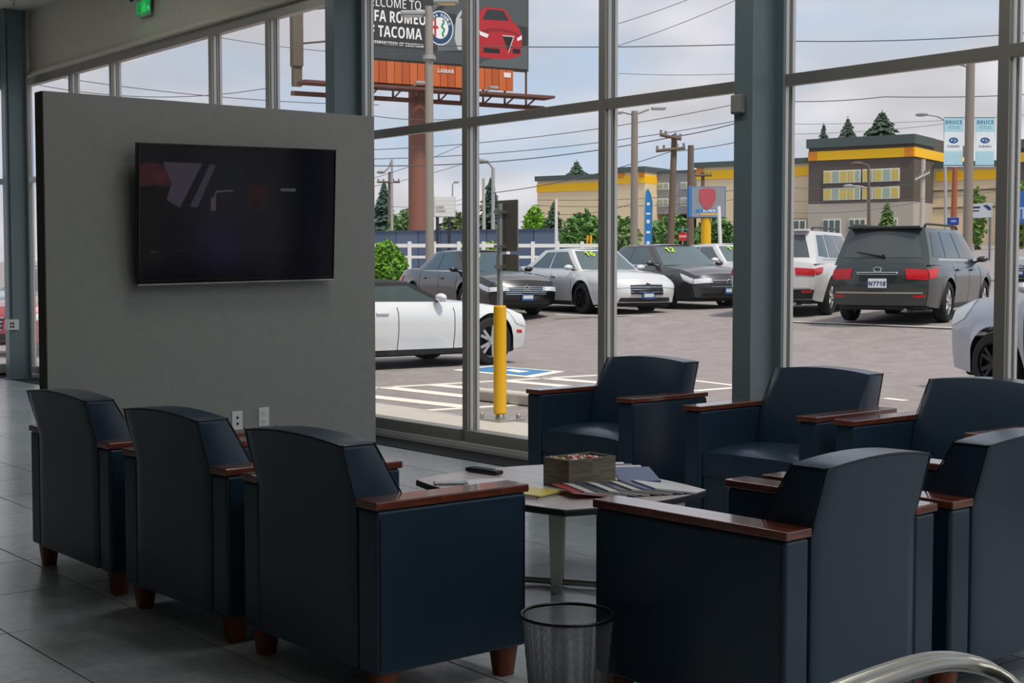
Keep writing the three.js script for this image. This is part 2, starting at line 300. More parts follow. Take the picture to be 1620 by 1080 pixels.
// recessed ceiling lights over the seating and the space beside it
RectAreaLightUniformsLib.init();
for (const [x, z, n] of LAMPS) {
  const o = thing('ceiling_light', 'recessed rectangular ceiling light, ' + n, 'ceiling light', [x, CEIL, z], 0, 'ceiling lights');
  obj('trim_frame', [box(-0.64, 0.64, -0.02, 0, -0.18, -0.15), box(-0.64, 0.64, -0.02, 0, 0.15, 0.18), box(-0.64, -0.6, -0.02, 0, -0.15, 0.15), box(0.6, 0.64, -0.02, 0, -0.15, 0.15)], mat.white, o);
  obj('diffuser', box(-0.6, 0.6, -0.012, 0, -0.15, 0.15), new THREE.MeshStandardMaterial({ color: 0xffffff, emissive: 0xffffff, emissiveIntensity: 1.5 }), o);
  const l = new THREE.RectAreaLight(0xf6f6f4, LAMP_POWER, 1.2, 0.3); l.position.set(0, -0.03, 0); l.rotation.x = -Math.PI / 2; o.add(l);
}

// ---------------------------------------------------------------- armchairs
function armchair(label, x, z, face, rot, W, L, group) {
  const base = { '-z': Math.PI / 2, '-x': Math.PI, '+z': -Math.PI / 2 }[face];   // local +x is the way the sitter looks
  const o = thing('armchair', label, 'armchair', [x, 0, z], base + THREE.MathUtils.degToRad(rot), group);
  const a = 0.66, hb = 0.103, tb = 0.85, aw = 0.112, wi = W / 2 - aw;
  for (const s of [-1, 1]) {
    const p = obj('arm_panel', rbox(0, L, hb, a - 0.027, Math.min(s * wi, s * W / 2), Math.max(s * wi, s * W / 2), 0.014, 2), mat.leather, o);
    for (const d of [0.012, L - 0.012]) obj('seam', tube([[d, hb + 0.02, s * (W / 2 + 0.001)], [d, a - 0.05, s * (W / 2 + 0.001)]], 0.0025, 6, 5), mat.piping, p);
    obj('arm_cap', rbox(-0.006, L + 0.008, a - 0.027, a, s * (wi + aw / 2) - aw / 2 - 0.004, s * (wi + aw / 2) + aw / 2 + 0.004, 0.005, 2), mat.wood, o);
  }
  { // back: leaning wedge with a crowned top
    const g = prism([[-0.004, hb + 0.005], [-0.004, a - 0.03], [-0.055, tb], [0.076, tb], [0.198, 0.62], [0.24, 0.4], [0.235, 0.33], [0.1, hb + 0.005]], 2 * wi - 0.004, 0.014, 12);
    const p = g.attributes.position;
    for (let i = 0; i < p.count; i++) { const k = 1 - Math.pow(p.getZ(i) / wi, 2), h = clamp((p.getY(i) - 0.5) / 0.35); p.setY(i, p.getY(i) - 0.018 * h + 0.022 * k * h); p.setX(i, p.getX(i) - 0.012 * k * h); }
    g.computeVertexNormals();
    const b = obj('backrest', uvBox(toCreasedNormals(ung(g), 0.5)), mat.leather, o);
    const top = (d, y) => { const r = []; for (let k = 0; k <= 10; k++) { const zz = lerp(-wi, wi, k / 10) * 0.985, q = 1 - Math.pow(zz / wi, 2); r.push([d - 0.012 * q, y - 0.018 + 0.022 * q, zz]); } return r; };
    obj('piping', tube(top(-0.052, tb - 0.006), 0.003, 24, 5), mat.piping, b);
    for (const s of [-1, 1]) obj('piping', tube([[-0.006, 0.66, s * (wi - 0.004)], [-0.05, tb - 0.03, s * (wi - 0.004)], [-0.044, tb - 0.02, s * (wi - 0.004)], [0.066, tb - 0.02, s * (wi - 0.004)], [0.078, tb - 0.03, s * (wi - 0.004)], [0.194, 0.63, s * (wi - 0.004)]], 0.003, 40, 5), mat.piping, b);
  }
  { // seat cushion, domed
    const g = new RoundedBoxGeometry(L - 0.2, 0.15, 2 * wi - 0.01, 5, 0.03); const p = g.attributes.position;
    const sub = new THREE.BoxGeometry(L - 0.2, 0.15, 2 * wi - 0.01, 10, 4, 12); const q = sub.attributes.position, hx = (L - 0.2) / 2, hz = wi - 0.005;
    for (let i = 0; i < q.count; i++) { const u = q.getX(i) / hx, v = q.getZ(i) / hz, y = q.getY(i); if (y > 0) q.setY(i, y + 0.022 * (1 - u * u) * (1 - v * v) - 0.02 * Math.pow(Math.abs(u), 6) - 0.012 * Math.pow(Math.abs(v), 6)); }
    sub.translate(0.185 + hx, 0.365, 0); sub.computeVertexNormals();
    obj('seat_cushion', uvBox(toCreasedNormals(ung(sub), 0.7)), mat.leather, o);
  }
  obj('front_apron', rbox(0.2, L - 0.02, hb, 0.3, -wi, wi, 0.01), mat.leather, o);
  for (const d of [0.06, L - 0.06]) for (const s of [-1, 1]) {
    const g = new THREE.CylinderGeometry(0.052, 0.036, hb + 0.01, 4); g.rotateY(Math.PI / 4); g.translate(d, (hb + 0.01) / 2 - 0.0, s * (W / 2 - 0.055)); obj('leg', ung(g), mat.legWood, o);
  }
  return o;
}
armchair('dark armchair seen from behind, farthest of the three in front of the partition', -6.172, -2.399, '-z', 0.48, 0.9, 0.68, 'armchairs with their backs to the entrance');
armchair('dark armchair seen from behind, middle one of the three in front of the partition', -5.127, -2.408, '-z', 2.69, 0.83, 0.68, 'armchairs with their backs to the entrance');
armchair('dark armchair seen from behind, nearest of the three and beside the mesh bin', -4.171, -2.44, '-z', 0.89, 0.86, 0.617, 'armchairs with their backs to the entrance');
armchair('dark armchair at the window, farthest one, beside the yellow bollard outside', -6.302, -6.15, '+z', 3.43, 0.872, 0.652, 'armchairs along the window');
armchair('dark armchair at the window, the middle of three, just beyond the steel column', -5.004, -6.22, '+z', 3.58, 0.857, 0.7, 'armchairs along the window');
armchair('dark armchair at the window nearest the frame edge, in front of the silver car', -4.007, -6.23, '+z', 0.29, 0.842, 0.673, 'armchairs along the window');
armchair('dark armchair in the foreground facing the partition, beside the mesh bin', -2.629, -3.446, '-x', 2.71, 0.758, 0.758, 'armchairs facing the partition');
armchair('dark armchair facing the partition, the one farther from the mesh bin', -2.639, -4.3, '-x', 1.27, 0.83, 0.765, 'armchairs facing the partition');

// ---------------------------------------------------------------- coffee table and what lies on it
const TT = 0.45;
{
  const cx = -4.72, cz = -4.03, o = thing('coffee_table', 'square coffee table with bowed edges, pale laminate top and metal legs', 'table', [cx, 0, cz]);
  const hx = 0.51, hz = 0.4, bow = 0.075;
  const shape = (k) => { const s = new THREE.Shape(); const X = hx * k, Z = hz * k, B = bow * 2 * k; s.moveTo(-X, -Z); s.quadraticCurveTo(0, -Z - B, X, -Z); s.quadraticCurveTo(X + B, 0, X, Z); s.quadraticCurveTo(0, Z + B, -X, Z); s.quadraticCurveTo(-X - B, 0, -X, -Z); return s; };
  const ext = (k, y0, y1, bv) => { const g = new THREE.ExtrudeGeometry(shape(k), { depth: y1 - y0 - 2 * bv, bevelEnabled: bv > 0, bevelSize: bv, bevelThickness: bv, bevelOffset: -bv, bevelSegments: 2, curveSegments: 20 }); g.rotateX(-Math.PI / 2); g.translate(0, y0 + bv, 0); return uvBox(ung(g)); };
  const lam = tex(256, 256, (u, v) => { const n = fbm(u * 4, v * 40, 3, 4); return [214 + 22 * (n - 0.5), 205 + 22 * (n - 0.5), 204 + 22 * (n - 0.5)]; }, true, [1, 1]);
  obj('table_top', ext(0.997, TT - 0.004, TT, 0.001), M(0xffffff, 0.22, 0, { map: lam }), o);
  obj('edge_band', ext(1, TT - 0.03, TT - 0.003, 0.006), mat.dark, o);
  for (const [lx, lz] of [[0.11, 0.1], [-0.34, 0.22], [0.34, -0.22], [-0.11, -0.1]]) {
    const ang = Math.atan2(lz, lx);
    const g = prism([[-0.024, 0], [0.024, 0], [0.036, 0.42], [-0.036, 0.42]], 0.032, 0.004); g.rotateY(-ang + Math.PI / 2); g.translate(lx, 0, lz); obj('leg', uvBox(ung(g)), mat.steel, o);
  }
  obj('floor_rail', bar([-0.4, 0.02, 0.26], [0.4, 0.02, -0.26], 0.014), mat.steel, o); obj('floor_rail', bar([-0.13, 0.02, -0.13], [0.13, 0.02, 0.12], 0.014), mat.steel, o);
  obj('apron_bar', bar([-0.36, 0.41, 0.235], [0.36, 0.41, -0.235], 0.012), mat.steel, o); obj('apron_bar', bar([-0.12, 0.41, -0.11], [0.12, 0.41, 0.11], 0.012), mat.steel, o);
}
{ // remote control
  const o = thing('remote_control', 'black remote control with rows of keys on the coffee table', 'remote', [-5.19, TT, -3.985], 0.15);
  obj('body', rbox(-0.1, 0.1, 0.002, 0.022, -0.027, 0.027, 0.008), mat.black, o);
  for (let i = 0; i < 6; i++) for (let j = -1; j <= 1; j++) obj('key', rbox(-0.075 + i * 0.024 - 0.007, -0.075 + i * 0.024 + 0.007, 0.021, 0.025, j * 0.016 - 0.005, j * 0.016 + 0.005, 0.0015, 1), M(0x5b5f63, 0.5), o);
}
{ // pale papers
  const p = tag(obj('leaflet', rbox(-0.11, 0.11, 0, 0.003, -0.07, 0.07, 0.001, 1), M(0xe9e7ea, 0.6)), 'white leaflet lying flat in front of the remote control', 'leaflet'); p.position.set(-4.98, TT, -3.82); p.rotation.y = 1.25;
  const s = thing('smartphone', 'slim grey phone lying on the coffee table corner beside the leaflet', 'phone', [-5.02, TT, -3.67], 1.0);
  obj('body', rbox(-0.075, 0.075, 0.001, 0.01, -0.037, 0.037, 0.004), M(0x8b8a8c, 0.4), s); obj('screen', rbox(-0.07, 0.07, 0.009, 0.0105, -0.033, 0.033, 0.0005, 1), M(0xb9b7b6, 0.2), s);
}
// magazines: two fanned rows and one open bright one
function magazine(label, x, z, turn, tilt, y, cover, w = 0.2, l = 0.27, group, lean = 0) {
  const o = thing('magazine', label, 'magazine', [x, y, z], turn, group); o.rotation.order = 'YXZ'; o.rotation.z = tilt; o.rotation.x = lean;
  obj('pages', rbox(-l / 2 + 0.003, l / 2 - 0.002, 0.001, 0.005, -w / 2 + 0.002, w / 2 - 0.002, 0.0005, 1), M(0xe4e2de, 0.7), o);
  obj('cover', [rbox(-l / 2, l / 2, 0.005, 0.0062, -w / 2, w / 2, 0.0004, 1), rbox(-l / 2, l / 2, 0, 0.001, -w / 2, w / 2, 0.0004, 1), rbox(-l / 2, -l / 2 + 0.003, 0, 0.0062, -w / 2, w / 2, 0.0004, 1)], M(cover, 0.35), o);
}
const covers = [0xb8404c, 0xd8d6d2, 0x2f3a5c, 0xe2e0dc, 0x3b4460, 0xcfcac4, 0x35507e, 0xdedede];
const coverWords = ['red', 'off-white', 'navy', 'white', 'slate blue', 'pale grey', 'mid blue', 'light grey'];
for (let i = 0; i < 8; i++) magazine(coverWords[i] + ' magazine in the fanned row in front of the wooden box', -4.44 + i * 0.019, -3.93 - i * 0.048, -0.35, 0, TT + 0.0145, covers[i], 0.19, 0.25, 'fanned magazines in front of the box', -0.145);
for (let i = 0; i < 5; i++) magazine(coverWords[i === 0 ? 0 : (i + 2) % 8] + ' magazine in the short row behind the wooden box', -4.88 + i * 0.062, -4.43 + i * 0.004, 2.6, 0.125, TT + 0.0155, covers[i === 0 ? 0 : (i + 2) % 8], 0.18, 0.24, 'magazines behind the box');
magazine('yellow and pink magazine lying apart by the near table edge', -4.57, -3.745, 0.3, 0, TT + 0.0125, 0xd8c43a, 0.17, 0.22);
{ const m = tag(obj('folded_newspaper', [rbox(-0.15, 0.15, 0, 0.006, -0.1, 0.1, 0.002, 1), rbox(-0.15, 0.13, 0.006, 0.011, -0.095, 0.1, 0.002, 1)], M(0xdedcd6, 0.8)), 'folded pale newspaper at the table edge beneath nothing else', 'newspaper'); m.position.set(-4.62, TT, -3.745); m.rotation.y = 0.3; m.userData.label = 'folded pale newspaper beneath the yellow and pink magazine'; }
{ // wooden box of sweets
  const o = thing('wooden_box', 'weathered grey wooden box of sweets on the coffee table', 'box', [-4.655, TT, -4.1], 0);
  const gw = tex(256, 128, (u, v) => { const n = fbm(u * 4, v * 50, 9, 4); return [112 + 60 * (n - 0.5), 104 + 58 * (n - 0.5), 92 + 55 * (n - 0.5)]; }, true, [3, 3]);
  const wm = M(0xffffff, 0.8, 0, { map: gw });
  const X = 0.085, Z = 0.135, Hb = 0.125, t = 0.012;
  obj('side_board', box(X - t, X, 0, Hb, -Z, Z), wm, o); obj('side_board', box(-X, -X + t, 0, Hb, -Z, Z), wm, o);
  obj('end_board', box(-X + t, X - t, 0, Hb, Z - t, Z), wm, o); obj('end_board', box(-X + t, X - t, 0, Hb, -Z, -Z + t), wm, o);
  obj('bottom_board', box(-X + t, X - t, 0, 0.012, -Z + t, Z - t), wm, o);
  const cols = [0xd9476a, 0xe9e2cf, 0xc9b27a, 0xf0eeea, 0xb03a3a, 0xd8cfa0];
  for (let i = 0; i < 26; i++) {
    const c = thing('wrapped_sweet', ['pink', 'cream', 'gold', 'white', 'dark red', 'pale yellow'][i % 6] + ' wrapped sweet heaped in the wooden box', 'sweet', [-4.655 + rr(-0.058, 0.058), TT + 0.1 + rr(0, 0.02), -4.1 + rr(-0.105, 0.105)], rr(0, 6), 'sweets in the wooden box');
    const g = new THREE.SphereGeometry(0.011, 8, 6); g.scale(1.3, 0.8, 1); obj('candy', g, M(cols[i % 6], 0.35), c);
    obj('wrapper_twist', [new THREE.ConeGeometry(0.009, 0.014, 6).rotateZ(Math.PI / 2).translate(0.02, 0, 0), new THREE.ConeGeometry(0.009, 0.014, 6).rotateZ(-Math.PI / 2).translate(-0.02, 0, 0)], M(cols[i % 6], 0.3), c);
  }
  const fill = obj('sweet_heap', rbox(-X + t, X - t, 0.012, 0.098, -Z + t, Z - t, 0.01), M(0x8c8272, 0.8), o); fill.userData.kind = 'stuff';
}
{ // mesh waste bin
  const o = thing('waste_bin', 'black wire mesh waste bin between the two foreground armchairs', 'bin', [-3.29, 0, -2.85]);
  const R1 = 0.142, R0 = 0.112, Hh = 0.33, N = 120, wires = [];
  const tri = (a, b, r) => { const A = new THREE.Vector3(...a), B = new THREE.Vector3(...b); const g = new THREE.CylinderGeometry(r, r, A.distanceTo(B), 3, 1, true); g.translate(0, A.distanceTo(B) / 2, 0); g.applyQuaternion(new THREE.Quaternion().setFromUnitVectors(new THREE.Vector3(0, 1, 0), B.sub(A).normalize())); g.translate(...a); return g; };
  for (const s of [-1, 1]) for (let i = 0; i < N; i++) {
    let prev = null;
    for (let k = 0; k <= 8; k++) { const t = k / 8, r = lerp(R0, R1, t), an = (i / N) * 2 * Math.PI + s * t * 2.2, p = [r * Math.cos(an), 0.012 + t * (Hh - 0.014), r * Math.sin(an)]; if (prev) wires.push(tri(prev, p, 0.0009)); prev = p; }
  }
  const mesh = obj('mesh_wall', wires, M(0x63666b, 0.4, 0.5), o); mesh.userData.kind = 'stuff';
  obj('rim', new THREE.TorusGeometry(R1 + 0.002, 0.0055, 10, 56).rotateX(Math.PI / 2).translate(0, Hh, 0), mat.black, o);
  obj('base', [new THREE.CylinderGeometry(R0 + 0.003, R0 + 0.003, 0.014, 40).translate(0, 0.009, 0)], mat.black, o);
}
{ // steel chair at the lower edge
  const o = thing('steel_frame_chair', 'chair with a bent bright steel tube frame at the lower edge', 'chair', [-1.55, 0, -2.1]);
  const loop = (dx, r, y) => tube([[-0.05 + dx, 0.01, 0.36], [-0.045 + dx, y - 0.12, 0.3], [-0.04 + dx, y - 0.03, 0.22], [-0.035 + dx, y, 0.1], [-0.02 + dx, y + 0.015, -0.12], [0 + dx, y, -0.24], [0.05 + dx, y - 0.03, -0.285], [0.075 + dx, y - 0.1, -0.29], [0.08 + dx, 0.3, -0.29], [0.08 + dx, 0.01, -0.29]], r, 90, 12);
  obj('arm_frame', [loop(0, 0.0135, 0.655), loop(0.022, 0.0135, 0.648)], mat.steel, o);
  obj('arm_frame', [loop(0.5, 0.0135, 0.655), loop(0.522, 0.0135, 0.648)], mat.steel, o);
  obj('seat', rbox(0.05, 0.5, 0.42, 0.46, -0.24, 0.22, 0.02), mat.dark, o);
  obj('backrest', rbox(0.05, 0.5, 0.5, 0.64, 0.2, 0.235, 0.012), mat.dark, o);
  for (const q of [[[-0.03, 0.41, -0.2], [0.58, 0.41, -0.2]], [[-0.03, 0.41, 0.18], [0.56, 0.41, 0.18]], [[-0.045, 0.5, 0.31], [0.48, 0.5, 0.31]]]) obj('cross_bar', bar(...q, 0.01), mat.steel, o);
}

// ---------------------------------------------------------------- cars
function surfGrid(fn, nu, nv, u0 = 0, u1 = 1, v0 = 0, v1 = 1) {
  const pos = [], P = [];
  for (let i = 0; i <= nu; i++) { P.push([]); for (let j = 0; j <= nv; j++) P[i].push(fn(lerp(u0, u1, i / nu), lerp(v0, v1, j / nv))); }
  for (let i = 0; i < nu; i++) for (let j = 0; j < nv; j++) { const a = P[i][j], b = P[i + 1][j], c = P[i + 1][j + 1], d = P[i][j + 1]; pos.push(...a, ...b, ...c, ...a, ...c, ...d); }
  const g = new THREE.BufferGeometry(); g.setAttribute('position', new THREE.BufferAttribute(new Float32Array(pos), 3)); return g;
}
function shell(list, crease = 0.55) {
  let g = mergeGeometries(list.map((q) => { const r = q.index ? q.toNonIndexed() : q; for (const k of Object.keys(r.attributes)) if (k !== 'position') r.deleteAttribute(k); return r; }));
  g = mergeVertices(g, 1e-4); g.computeVertexNormals(); return uvBox(toCreasedNormals(ung(g), crease));
}
// a raised patch that follows a surface; quad corners in (u,v): lets window outlines slant
function patch(fn, q, off = 0.006, nu = 8, nv = 6, out = null) {
  const at = (s, t) => { const u = lerp(lerp(q[0][0], q[1][0], s), lerp(q[3][0], q[2][0], s), t), v = lerp(lerp(q[0][1], q[1][1], s), lerp(q[3][1], q[2][1], s), t); return [u, v]; };
  const N = (u, v) => { const e = 1e-3, a = fn(u, v), b = fn(u + e, v), c = fn(u, v + e); const n = new THREE.Vector3(b[0] - a[0], b[1] - a[1], b[2] - a[2]).cross(new THREE.Vector3(c[0] - a[0], c[1] - a[1], c[2] - a[2])).normalize(); const o = out || [a[0] * 0.3, a[1] - 0.6, a[2]]; if (n.x * o[0] + n.y * o[1] + n.z * o[2] < 0) n.negate(); return n; };
  const lift = (k) => (s, t) => { const [u, v] = at(s, t), p = fn(u, v), n = N(u, v); return [p[0] + n.x * k, p[1] + n.y * k, p[2] + n.z * k]; };
  const T = lift(off), B = lift(-0.01), rim = [];
  rim.push(surfGrid((s, t) => (t < 0.5 ? T(s, 0) : B(s, 0)), nu, 1), surfGrid((s, t) => (t < 0.5 ? T(s, 1) : B(s, 1)), nu, 1), surfGrid((t, s) => (t < 0.5 ? T(0, s) : B(0, s)), 1, nv), surfGrid((t, s) => (t < 0.5 ? T(1, s) : B(1, s)), 1, nv));
  return shell([surfGrid(T, nu, nv), ...rim], 0.4);
}
const tyreGeo = (R, w) => { const p = [[R * 0.66, -w / 2], [R * 0.9, -w / 2], [R * 0.985, -w * 0.38], [R, -w * 0.2], [R, w * 0.2], [R * 0.985, w * 0.38], [R * 0.9, w / 2], [R * 0.66, w / 2]]; return new THREE.LatheGeometry(p.map((q) => new THREE.Vector2(...q)), 36).rotateX(Math.PI / 2); };
function rimGeo(R, w, spokes) {
  const g = [new THREE.LatheGeometry([[R * 0.62, -w * 0.3], [R * 0.69, -w * 0.5], [R * 0.69, w * 0.5], [R * 0.62, w * 0.3]].map((q) => new THREE.Vector2(...q)), 32).rotateX(Math.PI / 2), new THREE.CylinderGeometry(R * 0.15, R * 0.16, 0.05, 16).rotateX(Math.PI / 2).translate(0, 0, w * 0.36)];
  for (let i = 0; i < spokes; i++) for (const s of [-1, 1]) { const p = prism([[R * 0.1, -0.022], [R * 0.66, s * 0.03 - 0.022], [R * 0.66, s * 0.03 + 0.022], [R * 0.1, 0.022]], 0.03, 0.005); p.translate(0, 0, w * 0.36); p.rotateZ((i / spokes) * 2 * Math.PI + s * 0.08); g.push(p); }
  return g;
}
const carGlass = M(0x2b353b, 0.04, 0, {});
const lightGlass = M(0xdfe4e8, 0.08, 0.2), redGlass = M(0xc01a22, 0.15, 0, {}), stickerGreen = M(0xb6e01c, 0.6), darkTrim = M(0x15171a, 0.45), softTop = M(0x17181b, 0.8), rimDark = M(0x3a3c40, 0.3, 0.8), rimLight = M(0xc9ccd0, 0.25, 0.8);
function car(o) {
  const { L, W, H: Hc, wb, R, belt, sill = 0.2 } = o, hl = L / 2, c = thing(o.name, o.label, 'car', o.pos, Math.atan2(-o.dir[1], o.dir[0]), o.group);
  c.rotation.order = 'YZX';
  const sc = o.scale || 1; c.scale.set(sc, sc, sc);
  const fx = o.fx ?? wb / 2 + 0.02, rx = fx - wb;
  const body = new THREE.MeshPhysicalMaterial({ color: o.color, roughness: o.rough ?? 0.28, metalness: o.metal ?? 0.15, clearcoat: 0.8, clearcoatRoughness: 0.05 });
  const topAt = (x) => { const t = o.top; let k = 0; while (k < t.length - 2 && x > t[k + 1][0]) k++; const q = clamp((x - t[k][0]) / (t[k + 1][0] - t[k][0])); return lerp(t[k][1], t[k + 1][1], q); };
  const ys = (x) => { let s = 0; for (let k = -3; k <= 3; k++) s += topAt(clamp(x + k * 0.05, -hl, hl)); return s / 7; };
  const w = (x) => (W / 2) * (1 - 0.12 * Math.pow(Math.abs(x) / hl, 5));
  const Ra = R + 0.06;
  const yl = (x) => { let y = sill + 0.06 * Math.pow(Math.abs(x) / hl, 8); for (const q of [fx, rx]) { const d = Math.abs(x - q); if (d < Ra) y = Math.max(y, R + Math.sqrt(Ra * Ra - d * d)); } return y; };
  const zf = (h) => (h < 0.5 ? 0.945 + 0.055 * smooth(h / 0.5) : h < 0.72 ? 1 : 1 - 0.1 * Math.pow((h - 0.72) / 0.28, 1.6));
  const S = (s) => (u, v) => { const x = -hl + u * L, top = ys(x), y = lerp(yl(x), top, v), h = (y - sill) / (top - sill); let z = w(x) * zf(h); for (const q of [fx, rx]) { const d = Math.hypot(x - q, y - R); if (d < Ra + 0.08) z += 0.014 * (1 - (d - Ra) / 0.08); } return [x, y, s * z]; };
  const T = (u, a) => { const x = -hl + u * L, z = a * w(x) * zf(1); return [x, ys(x) + 0.045 * (1 - a * a), z]; };
  const end = (s, bow, nose) => (a, v) => { const x = s * hl, top = ys(x), y = lerp(yl(x), top, v), h = v; return [x + s * (bow * (1 - a * a) + nose(v) * (1 - Math.pow(Math.abs(a), 3))), y + 0.045 * (1 - a * a) * v * v, a * w(x) * zf(h)]; };
  const front = end(1, o.bowF ?? 0.16, (v) => (o.noseF ?? 0.1) * Math.sin(Math.PI * clamp(v * 0.9 + 0.05)) - 0.1 * v * v), rear = end(-1, o.bowR ?? 0.1, (v) => (o.noseR ?? 0.06) * Math.sin(Math.PI * v * 0.9));
  obj('body', shell([surfGrid(S(1), 110, 10), surfGrid(S(-1), 110, 10), surfGrid(T, 60, 10, 0, 1, -1, 1), surfGrid(front, 20, 10, -1, 1), surfGrid(rear, 20, 10, -1, 1)]), body, c);
  obj('underbody', rbox(-hl + 0.12, hl - 0.12, sill - 0.03, 0.62, -W * 0.4, W * 0.4, 0.05), darkTrim, c);
  // cabin
  const [g0, g1, g2, g3] = o.g, Hr = Hc - 0.05, fw = o.cabinW || [0.9, 0.68];
  const xf = (t) => lerp(g3, g2, Math.pow(t, 0.92)), xr = (t) => lerp(g0, g1, Math.pow(t, 0.85)), hw = (t) => (W / 2) * lerp(fw[0], fw[1], Math.pow(t, 1.15)), yb = belt - 0.06, yy = (t) => lerp(yb, Hr, t), ed = (b) => 1 - 0.06 * Math.pow(Math.abs(2 * b - 1), 4);
  const GF = (a, t) => [xf(t) + 0.16 * (1 - a * a), yy(t), a * hw(t) * 0.94], GR = (a, t) => [xr(t) - 0.12 * (1 - a * a), yy(t), a * hw(t) * 0.94], GS = (s) => (b, t) => [lerp(xr(t), xf(t), b), yy(t), s * hw(t) * ed(b)];
  const RF = (b, a) => [lerp(xr(1) - 0.12 * (1 - a * a), xf(1) + 0.16 * (1 - a * a), b), Hr + 0.05 * (1 - a * a) * Math.pow(Math.sin(Math.PI * clamp(b, 0.02, 0.98)), 0.35), a * hw(1) * ed(b)];
  obj('cabin', shell([surfGrid(GF, 14, 8, -1, 1), surfGrid(GR, 14, 8, -1, 1), surfGrid(GS(1), 24, 8), surfGrid(GS(-1), 24, 8), surfGrid(RF, 24, 12, 0, 1, -1, 1)], 0.5), o.soft ? softTop : body, c);
  const gm = o.glass ? M(o.glass, 0.04) : carGlass;
  obj('windshield', patch(GF, [[-0.93, 0.14], [0.93, 0.14], [0.9, 0.93], [-0.9, 0.93]], 0.006, 10, 6, [1, 0.4, 0]), gm, c);
  obj('rear_window', patch(GR, o.rearWin || [[-0.85, 0.3], [0.85, 0.3], [0.82, 0.92], [-0.82, 0.92]], 0.006, 10, 6, [-1, 0.4, 0]), o.rearGlass || gm, c);
  for (const s of [-1, 1]) {
    for (const q of o.side || [[[0.16, 0.24], [0.5, 0.2], [0.5, 0.9], [0.22, 0.88]], [[0.53, 0.2], [0.95, 0.2], [0.9, 0.9], [0.53, 0.9]]]) obj('side_window', patch(GS(s), q, 0.006, 8, 6, [0, 0.2, s]), o.sideGlass || gm, c);
    const F = S(s), mx = o.mirror ?? lerp(xf(0.3), g3, 0.3);
    const mg = new THREE.SphereGeometry(0.1, 12, 8); mg.scale(0.7, 0.62, 1.1); mg.translate(mx - 0.12, belt + 0.06, s * (W / 2 * 0.92 + 0.1)); const mi = obj('mirror', mg, o.mirrorDark ? darkTrim : body, c);
    obj('mirror_arm', bar([mx - 0.1, belt, s * W / 2 * 0.86], [mx - 0.12, belt + 0.03, s * (W / 2 * 0.92 + 0.06)], 0.02), darkTrim, mi);
    for (const hx of o.handles || [-0.75, 0.2]) obj('door_handle', rbox(hx - 0.1, hx + 0.1, belt - 0.16, belt - 0.125, Math.min(s * (W / 2 - 0.02), s * (W / 2 + 0.02)), Math.max(s * (W / 2 - 0.02), s * (W / 2 + 0.02)), 0.01), o.chromeHandles ? mat.chrome : body, c);
    if (!o.soft) obj('window_trim', patch(GS(s), [[0.12, 0.12], [0.97, 0.12], [0.97, 0.17], [0.12, 0.17]], 0.008, 8, 1, [0, 0.2, s]), o.trim || mat.chrome, c);
    for (const sx of [-1.0, 0.05, 0.98].slice(o.soft ? 1 : 0)) obj('door_seam', patch(F, [[(sx + hl) / L, 0.04], [(sx + 0.012 + hl) / L, 0.04], [(sx + 0.012 + hl) / L, 0.9], [(sx + hl) / L, 0.9]], 0.002, 1, 8, [0, 0, s]), darkTrim, c);
    obj('sill_trim', patch(F, [[(rx + Ra + hl) / L + 0.01, 0.0], [(fx - Ra + hl) / L - 0.01, 0.0], [(fx - Ra + hl) / L - 0.01, 0.1], [(rx + Ra + hl) / L + 0.01, 0.1]], 0.008, 12, 1, [0, 0, s]), darkTrim, c);
    // lamps wrap round the corners
    if (!o.noFront) {
      const h = o.head || [0.62, 0.8];
      const lamp = obj('headlight', patch(front, [[s * 0.5, h[0] + 0.03], [s * 0.99, h[0]], [s * 0.99, h[1] + 0.02], [s * 0.52, h[1]]], 0.012, 6, 4, [1, 0.2, 0]), lightGlass, c);
      obj('side_lens', patch(F, [[1 - 0.055, h[0] + 0.06], [0.999, h[0]], [0.999, h[1] + 0.02], [1 - 0.09, h[1] + 0.06]], 0.01, 4, 4, [0.3, 0.1, s]), lightGlass, lamp);
    }
    if (!o.noRear) {
      const h = o.tail || [0.62, 0.82];
      const lamp = obj('taillight', patch(rear, [[s * 0.58, h[0]], [s * 0.99, h[0]], [s * 0.99, h[1]], [s * 0.56, h[1]]], 0.016, 6, 4, [-1, 0.2, 0]), redGlass, c);
      obj('side_lens', patch(F, [[0.001, h[0] + 0.02], [0.06, h[0] + 0.04], [0.085, h[1]], [0.001, h[1]]], 0.012, 4, 4, [-0.3, 0.1, s]), redGlass, lamp);
    }
  }
  for (const x of [fx, rx]) for (const s of [-1, 1]) {
    const wh = obj('wheel', tyreGeo(R, 0.22), mat.rubber, c); wh.position.set(x, R, s * (W / 2 - 0.12)); if (s < 0) wh.rotation.y = Math.PI;
    obj('rim', rimGeo(R, 0.22, o.spokes || 5), o.rim || rimLight, wh);
    obj('brake_disc', new THREE.CylinderGeometry(R * 0.6, R * 0.6, 0.02, 24).rotateX(Math.PI / 2), darkTrim, wh);
  }
  if (!o.noFront) {
    const gr = o.grille || [0.46, 0.34, 0.72];
    const gp = obj('grille', patch(front, [[-gr[0], gr[1]], [gr[0], gr[1]], [gr[0], gr[2]], [-gr[0], gr[2]]], 0.008, 8, 4, [1, 0.1, 0]), darkTrim, c);
    for (let k = 0; k < (o.slats ?? 4); k++) { const v = lerp(gr[1] + 0.02, gr[2] - 0.02, k / Math.max(1, (o.slats ?? 4) - 1)); obj('slat', patch(front, [[-gr[0], v - 0.012], [gr[0], v - 0.012], [gr[0], v + 0.012], [-gr[0], v + 0.012]], 0.018, 10, 1, [1, 0.1, 0]), mat.chrome, gp); }
